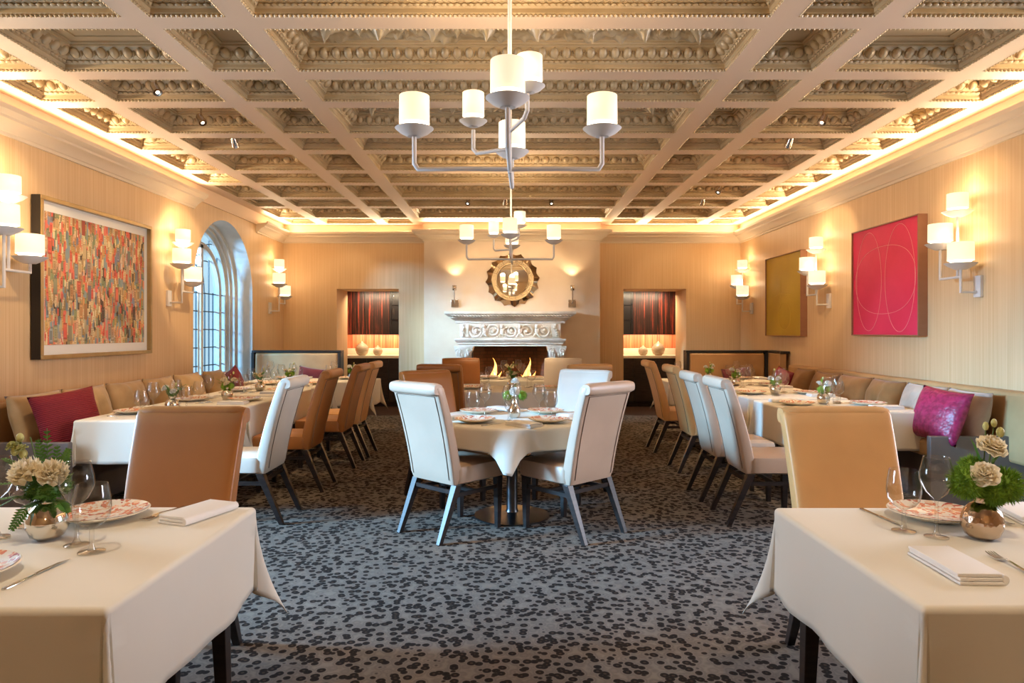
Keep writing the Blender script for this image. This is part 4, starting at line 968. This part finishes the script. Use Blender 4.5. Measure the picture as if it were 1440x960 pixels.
WARE = {'wine': [mk_wine(.258, .050, .038).build('wine_glass', M['glass']), 0], 'goblet': [mk_goblet(.205, .053, .044).build('water_goblet', M['glass']), 0],
        'tumbler': [mk_tumbler().build('tumbler', M['glass']), 0], 'plate': [mk_plate(), 0], 'napkin': [mk_napkin().build('napkin', M['napkin'], bevel=.002), 0], 'knife': [mk_knife(), 0], 'fork': [mk_fork(), 0]}
GROUP = {'wine': 'stemmed wine glasses', 'goblet': 'water goblets', 'tumbler': 'tumblers', 'plate': 'floral dinner plates', 'napkin': 'folded white napkins', 'knife': 'table knives', 'fork': 'table forks'}
CAT = {'wine': 'wine glass', 'goblet': 'goblet', 'tumbler': 'tumbler', 'plate': 'plate', 'napkin': 'napkin', 'knife': 'knife', 'fork': 'fork'}
WORD = {'wine': 'tall clear wine glass', 'goblet': 'clear water goblet', 'tumbler': 'clear tumbler', 'plate': 'floral rimmed dinner plate', 'napkin': 'folded white napkin', 'knife': 'steel table knife', 'fork': 'steel table fork'}
def ware(kind, x, y, lab, rz=0, z=ZP):
    w = WARE[kind]; o = place(w[0], w[1], (x, y, z), rz, WORD[kind]+' '+lab, CAT[kind], GROUP[kind]); w[1] += 1; return o
def setting(x, y, face, where, glasses=True, cut=True, swap=1):
    """x,y = plate centre; face = direction the diner looks"""
    f = Vector((-sin(face), cos(face))); r = Vector((f.y, -f.x))
    p = lambda a, b: (x+r.x*a+f.x*b, y+r.y*a+f.y*b)
    ware('plate', x, y, where, face)
    if cut:
        ware('knife', *p(.19, 0), where, face); ware('fork', *p(-.19, 0), where, face)
        ware('napkin', *p(-.28, -.01), where, face)
    if glasses:
        ware('wine', *p(.13, .22), where, face); ware('goblet', *p(.21, .17), where, face)

# ---- flowers
def bloom(mb, c, r, layers, seed, tilt=(0, 0), ruffle=.10):
    """layers of separate curved petals, wide open outside and closed inside"""
    rnd = random.Random(seed); X = T(c) @ R(tilt[0], 'X') @ R(tilt[1], 'Y')
    for k in range(layers):
        q = k/max(1, layers-1); phi = 1.35-1.15*q; Lp = r*(1.0-.18*q); n = 6 if k < layers-1 else 4; ph = rnd.random()*6
        for i in range(n):
            a = 2*pi*i/n+ph+rnd.uniform(-.12, .12); ca, sa = cos(a), sin(a); pw = rnd.random()*6; W_ = Lp*(1.15-.30*q)*.62
            def fn(u, v):
                uu = u*2-1; w = W_*(.18+.82*sin(pi*min(.93, .06+.56*v+.30*v*v))**.8)*uu*(1 if v > .05 else .6)
                p_ = phi*(.35+.65*v); rad = Lp*sin(p_)*v*(.92)+Lp*.10*v**5; z = Lp*cos(p_)*v*1.05-Lp*.18*(1-q)
                cup = .45*W_*uu*uu*(.4+.6*v)*(.6+.4*q); rad -= cup*cos(p_); z += cup*sin(p_)*.9
                rf = ruffle*r*v**3*sin(uu*5+pw)+ruffle*.5*r*v**4*sin(uu*11+pw*2); z += rf; rad += rf*.5
                return (rad*ca-w*sa, rad*sa+w*ca, z)
            mb.grid(6, 6, fn, X)
def fern(mb, path, w, n=14):
    P_ = [Vector(p) for p in path]
    def at(t):
        f = t*(len(P_)-1); i = min(int(f), len(P_)-2); return P_[i].lerp(P_[i+1], f-i)
    mb.tube([tuple(p) for p in P_], .0014, 5)
    for k in range(n):
        t = (k+.8)/(n+.8); p = at(t); d = (at(min(1, t+.05))-at(max(0, t-.05))).normalized()
        up = Vector((0, 0, 1)) if abs(d.z) < .8 else Vector((0, -1, 0)); s_ = d.cross(up).normalized()
        ww = w*sin(pi*(.12+.88*(1-t)))**.7*(.5+.5*(1-t)) if t > .3 else w*(.5+1.6*t)
        for e in (-1, 1):
            tip = p + s_*e*ww + d*ww*.45; mid = p + s_*e*ww*.5 + d*ww*.30; b = d*.0034
            mb.add([tuple(p-b), tuple(mid-b*1.3+up*.002), tuple(tip), tuple(mid+b*1.3+up*.002), tuple(p+b)], [(0, 1, 3, 4), (1, 2, 3)])
def pompom(mb, c, r, n, seed):
    rnd = random.Random(seed); mb.ball(c, r*.72, 10, 8)
    for k in range(n):
        z = 1-2*(k+.5)/n; a = k*2.39996; s_ = sqrt(1-z*z); d = Vector((s_*cos(a), s_*sin(a), z)); L_ = r*(.9+.2*rnd.random())
        d2 = (d+Vector((rnd.uniform(-.25, .25), rnd.uniform(-.25, .25), rnd.uniform(-.25, .25)))).normalized()
        u = d.orthogonal().normalized()*r*.05; w = d.cross(u)
        b = Vector(c)+d*r*.6; tip = Vector(c)+d2*L_
        mb.add([tuple(b+u), tuple(b-u*.5+w), tuple(b-u*.5-w), tuple(tip)], [(0, 1, 3), (1, 2, 3), (2, 0, 3)])
def leaf(mb, a, b, w):
    a = Vector(a); b = Vector(b); d = b-a; s_ = d.cross(Vector((0, 0, 1))).normalized()*w if d.cross(Vector((0, 0, 1))).length > 1e-4 else Vector((w, 0, 0))
    n = Vector((0, 0, .12*d.length)); pts = []
    for t, k in ((0, .1), (.3, .9), (.6, .85), (1, .02)):
        c = a+d*t+n*sin(pi*t); pts += [tuple(c-s_*k), tuple(c+n*.15), tuple(c+s_*k)]
    mb.add(pts, [(i*3+j, i*3+j+1, i*3+j+4, i*3+j+3) for i in range(3) for j in range(2)])
BALL = [(0, 0), (.03, 0), (.048, .012), (.060, .040), (.0605, .062), (.052, .090), (.036, .108), (.024, .116), (.024, .128), (.028, .134), (.024, .134), (.020, .118), (.0, .10)]
def vase(kind, loc, lab, s_=1.0):
    pr = BALL if kind != 'bottle' else [(0, 0), (.028, 0), (.042, .015), (.048, .045), (.042, .075), (.026, .10), (.018, .14), (.020, .19), (.026, .205), (.022, .205), (.014, .14), (0, .09)]
    o = MB().lathe([(r*s_, z*s_) for r, z in pr], 40).build('bud_vase', M['bronze'] if kind == 'bronze' else M['chrome'], loc=loc)
    return tag(o, lab, 'vase', 'metal bud vases')
def bouquet_small(loc, lab, seed, white=True, s_=1.0, fernlike=False):
    t = thing('flower_arrangement', lab, 'flowers', loc, group='table flowers'); rnd = random.Random(seed)
    st = MB(); gr = MB()
    heads = [(-.045, .0, .055), (.02, -.03, .05), (.045, .03, .06)]
    for k, (x, y, z) in enumerate(heads):
        x += rnd.uniform(-.012, .012); z += rnd.uniform(-.01, .02); heads[k] = (x*s_, y*s_, z*s_)
        st.tube([(0, 0, -.05), (x*.5*s_, y*.5*s_, .0), heads[k]], .0025, 5)
    for k in range(2 if seed % 2 else 3):
        b = MB(); bloom(b, heads[k], (.030+.006*rnd.random())*s_, 5, seed*7+k, (rnd.uniform(.1, .6), rnd.uniform(-.5, .5))); b.build('bloom', M['whitepetal'] if white else M['petal'], t, 60, fixn=False)
    x, z = rnd.uniform(-.06, .06), rnd.uniform(.11, .15)
    st.tube([(0, 0, -.03), (x*.6, 0, z*.6), (x, .0, z)], .002, 5); MB().ball((x, 0, z), (.009, .009, .014), 8, 6).build('bud', M['bud'], t)
    st.build('stem', M['stem'], t)
    if fernlike:
        for k in range(6):
            a = rnd.uniform(0, 2*pi); r = .10*s_
            fern(gr, [(0, 0, -.01), (r*.5*cos(a), r*.5*sin(a), .05+rnd.random()*.04), (r*1.1*cos(a), r*1.1*sin(a), .06+rnd.random()*.05)], .022*s_, 9)
    else:
        pompom(gr, (-.025*s_, -.01, .015), .042*s_, 160, seed); pompom(gr, (.035*s_, .0, .02), .040*s_, 160, seed+1)
    for k in range(6):
        a = rnd.uniform(0, 2*pi); r = .06+rnd.random()*.05; leaf(gr, (0, 0, .0), (r*cos(a)*s_, r*sin(a)*s_, .03+rnd.random()*.09), .011)
    gr.build('greenery', M['moss'] if not fernlike else M['leaf'], t, 60, fixn=False); return t

# ---- foreground table with ferns (left)
tl = TABLES['NL'][4]
vase('ball', (-1.487, 2.185, ZP), 'polished silver ball vase holding carnations and fern fronds', 1.0)
ft = thing('flower_arrangement', 'cream carnations, yellow buds and fern fronds in the silver ball vase', 'flowers', (-1.487, 2.185, ZP+.125), group='table flowers')
b = MB(); bloom(b, (-.040, -.030, .085), .050, 8, 3, (.55, -.25), .24); b.build('carnation', M['petal'], ft, 60, fixn=False)
b = MB(); bloom(b, (.034, -.028, .082), .046, 8, 8, (.55, .45), .24); b.build('carnation', M['petal'], ft, 60, fixn=False)
for k, (x, z) in enumerate(((-.105, .168), (-.078, .158))):
    b = MB(); bloom(b, (x, -.005, z), .022, 4, 20+k, (.1, -.5)); b.ball((x+.004, -.004, z-.012), (.012, .012, .016), 8, 6); b.build('rosebud', M['bud'], ft, 60, fixn=False)
MB().ball((-.088, 0, .198), (.012, .011, .015), 8, 6).build('rosebud', M['bud'], ft)
s_ = MB()
for e in ((-.105, -.005, .16), (-.078, -.005, .15), (-.088, 0, .19), (-.055, .0, .20), (-.038, -.03, .06), (.03, -.03, .06)): s_.tube([(0, 0, -.05), (e[0]*.4, e[1]*.4, e[2]*.35), e], .0022, 6)
s_.build('stem', M['stem'], ft)
for k, pth in enumerate((((0, 0, 0), (-.005, .01, .09), (-.015, .02, .225)), ((0, 0, 0), (.02, .01, .07), (.012, .03, .17)), ((0, 0, .01), (-.09, -.01, .055), (-.20, -.02, .050)), ((0, 0, 0), (-.08, -.03, .015), (-.165, -.04, .005)),
        ((0, 0, .0), (-.03, -.05, -.01), (-.055, -.085, -.075)), ((0, 0, 0), (.045, -.01, .04), (.085, -.01, .085)), ((0, 0, 0), (.05, -.03, .02), (.09, -.04, .03)), ((0, 0, 0), (-.06, .02, .06), (-.13, .02, .09)), ((0, 0, .0), (.005, -.04, .01), (.03, -.075, .03)), ((0, 0, .01), (-.07, .0, .10), (-.15, .01, .13)), ((0, 0, 0), (.03, .02, .09), (.05, .03, .16)), ((0, 0, 0), (-.06, -.05, .02), (-.13, -.08, -.02)), ((0, 0, 0), (.06, -.03, .0), (.10, -.05, -.03)), ((0, 0, 0), (-.03, .02, .10), (-.05, .03, .19)))):
    g = MB(); fern(g, pth, .036, 17); g.build('fern_frond', M['leaf'], ft, 60, fixn=False)
g = MB(); pompom(g, (.02, -.02, .035), .045, 260, 5); pompom(g, (-.03, -.01, .03), .04, 200, 6); pompom(g, (.05, 0, .045), .035, 200, 7); g.build('greenery', M['leaf'], ft, 60, fixn=False)
ware('goblet', -1.262, 2.05, 'in front of the carnations on the foreground table'); ware('wine', -1.352, 2.12, 'just behind the goblet by the carnations')
ware('wine', -1.66, 2.20, 'cut by the picture edge beside the carnations'); ware('goblet', -1.655, 2.33, 'behind the carnations at the picture edge')
ware('plate', -1.455, 2.425, 'behind the carnation vase, set for the far brown chair', pi)
ware('plate', -1.50, 1.83, 'cut by the picture edge near the foreground knife', 0)
ware('knife', -1.297, 1.86, 'on the foreground table with carnations', -.08)
ware('fork', -1.265, 2.475, 'beside the napkin on the carnation table', pi-.25)
ware('napkin', -1.125, 2.455, 'at the far corner of the carnation table', -.35)
# ---- foreground table with fuzzy green flowers (right)
vase('bronze', (1.508, 2.19, ZP), 'hammered bronze ball vase holding fuzzy green flowers and roses', 1.0)
ft = thing('flower_arrangement', 'two cream lisianthus above fuzzy green balls in the hammered vase', 'flowers', (1.508, 2.19, ZP+.125), group='table flowers')
b = MB(); bloom(b, (.012, -.02, .165), .046, 6, 31, (.55, .1)); b.build('lisianthus', M['petal'], ft, 60, fixn=False)
b = MB(); bloom(b, (-.022, -.045, .085), .044, 6, 37, (.8, -.5)); b.build('lisianthus', M['petal'], ft, 60, fixn=False)
for k, (c, r) in enumerate((((-.052, -.005, .055), .062), ((.068, -.005, .045), .064), ((-.01, .03, .09), .05), ((.02, -.02, .02), .045))):
    g = MB(); pompom(g, c, r, 700, 40+k); g.build('green_pompom', M['moss'], ft, 60, fixn=False)
for k, (x, z) in enumerate(((.055, .215), (.035, .245), (.008, .235))): MB().ball((x, -.005, z), (.009, .009, .014) if k else (.012, .012, .017), 8, 6).build('bud', M['bud'], ft)
s_ = MB()
for e in ((.055, -.005, .21), (.035, -.005, .24), (.008, -.005, .23), (.012, -.02, .15), (.028, -.01, .19)): s_.tube([(0, 0, -.05), (e[0]*.5, e[1]*.4, e[2]*.4), e], .002, 6)
s_.build('stem', M['stem'], ft)
g = MB(); leaf(g, (.02, 0, .08), (.075, .0, .19), .010); leaf(g, (.02, 0, .1), (.06, -.01, .15), .012); leaf(g, (0, 0, .1), (-.04, .0, .20), .008); g.build('leaf', M['leaf'], ft, 60, fixn=False)
ware('goblet', 1.300, 2.265, 'left of its taller neighbour before the fuzzy green flowers'); ware('wine', 1.368, 2.20, 'nearest the fuzzy green flowers')
ware('plate', 1.50, 2.42, 'behind the hammered vase, set for the far tan chair', pi)
ware('plate', 1.64, 1.86, 'cut by the picture edge beside the foreground fork', 0)
ware('goblet', 1.735, 2.20, 'showing only its foot beyond the hammered vase')
ware('knife', 1.315, 2.445, 'on the table with fuzzy green flowers', pi+.10)
ware('fork', 1.415, 1.935, 'beside the large foreground napkin', -.06)
ware('fork', 1.70, 2.42, 'behind the fuzzy green flowers', pi)
ware('napkin', 1.235, 1.905, 'lying in the foreground beside the fork', -.03)
ware('napkin', 1.83, 2.44, 'behind the fuzzy green flowers at the picture edge', -.2)

# ---- round middle table
vase('bottle', (.02, cy0-.02, ZP), 'silver bottle vase with white roses on the round table', 1.0)
t = thing('flower_arrangement', 'white roses and round leaves in the silver bottle vase', 'flowers', (.02, cy0-.02, ZP+.20), group='table flowers')
b = MB(); bloom(b, (.005, -.01, .075), .034, 5, 51, (.3, 0)); b.build('rose', M['whitepetal'], t, 60, fixn=False)
b = MB(); bloom(b, (0, -.04, .0), .040, 6, 52, (.9, 0)); b.build('rose', M['whitepetal'], t, 60, fixn=False)
g = MB(); pompom(g, (-.055, 0, -.03), .045, 220, 53); pompom(g, (.06, .0, -.03), .045, 220, 54); leaf(g, (0, 0, 0), (-.05, 0, .1), .015); g.build('greenery', M['moss'], t, 60, fixn=False)
MB().tube([(0, 0, -.1), (.003, 0, 0), (.005, -.01, .06)], .003, 6).build('stem', M['stem'], t)
for k, (a, lb) in enumerate(((-135, 'at the near window side seat'), (-45, 'at the near red painting side seat'), (135, 'at the far window side seat'), (45, 'at the far red painting side seat'))):
    a = radians(a); rr = .385; face = a+pi-pi/2
    setting(rr*cos(a), cy0+rr*sin(a), face, lb+' of the round table')
# ---- remaining tables: two settings each
def two(key, seats, flow, seed, glasses=True):
    cx, cy, hx, hy, lab = TABLES[key]
    for where, x, y, face in seats: setting(cx+x, cy+y, face, where+' of the '+lab, glasses)
    fx, fy, white, fern_ = flow
    vase('ball', (cx+fx, cy+fy, ZP), 'small silver vase on the '+lab, .92)
    bouquet_small((cx+fx, cy+fy, ZP+.115), 'small bouquet in the silver vase on the '+lab, seed, white, 1.0, fern_)
AW = lambda hx: [('aisle side', hx-.20, 0, PI2), ('wall side', -hx+.20, 0, -PI2)]
WA = lambda hx: [('aisle side', -hx+.20, 0, -PI2), ('wall side', hx-.20, 0, PI2)]
two('L1', AW(.445), (-.02, .16, True, True), 1); two('L2', AW(.45), (.05, .10, False, False), 2); two('L3', AW(.45), (.0, .05, False, True), 3); two('L4', AW(.45), (0, .1, True, False), 4)
two('L5', [('window end', -.45, .16, pi), ('aisle end', .42, .16, pi)], (.55, -.12, True, False), 6)
two('R1', WA(.52), (-.03, .12, True, False), 5); two('R2', WA(.5), (-.05, .0, True, False), 7); two('R3', WA(.5), (-.1, .08, True, False), 8)
two('R4', [('gold painting end', .4, .16, pi), ('doorway end', -.40, .16, pi)], (-.1, -.05, True, False), 10)
two('C2', [('window side', -.44, 0, -PI2), ('red painting side', .44, 0, PI2)], (.04, -.02, False, True), 11)
two('C3', [('window side', -.32, 0, -PI2), ('red painting side', .32, 0, PI2)], (-.02, -.02, False, True), 12)
for k, (x, y, lb) in enumerate(((-3.12, 5.80, 'first table under the collage'), (3.02, 6.35, 'first table under the red painting'))): ware('tumbler', x, y, 'on the '+lb)
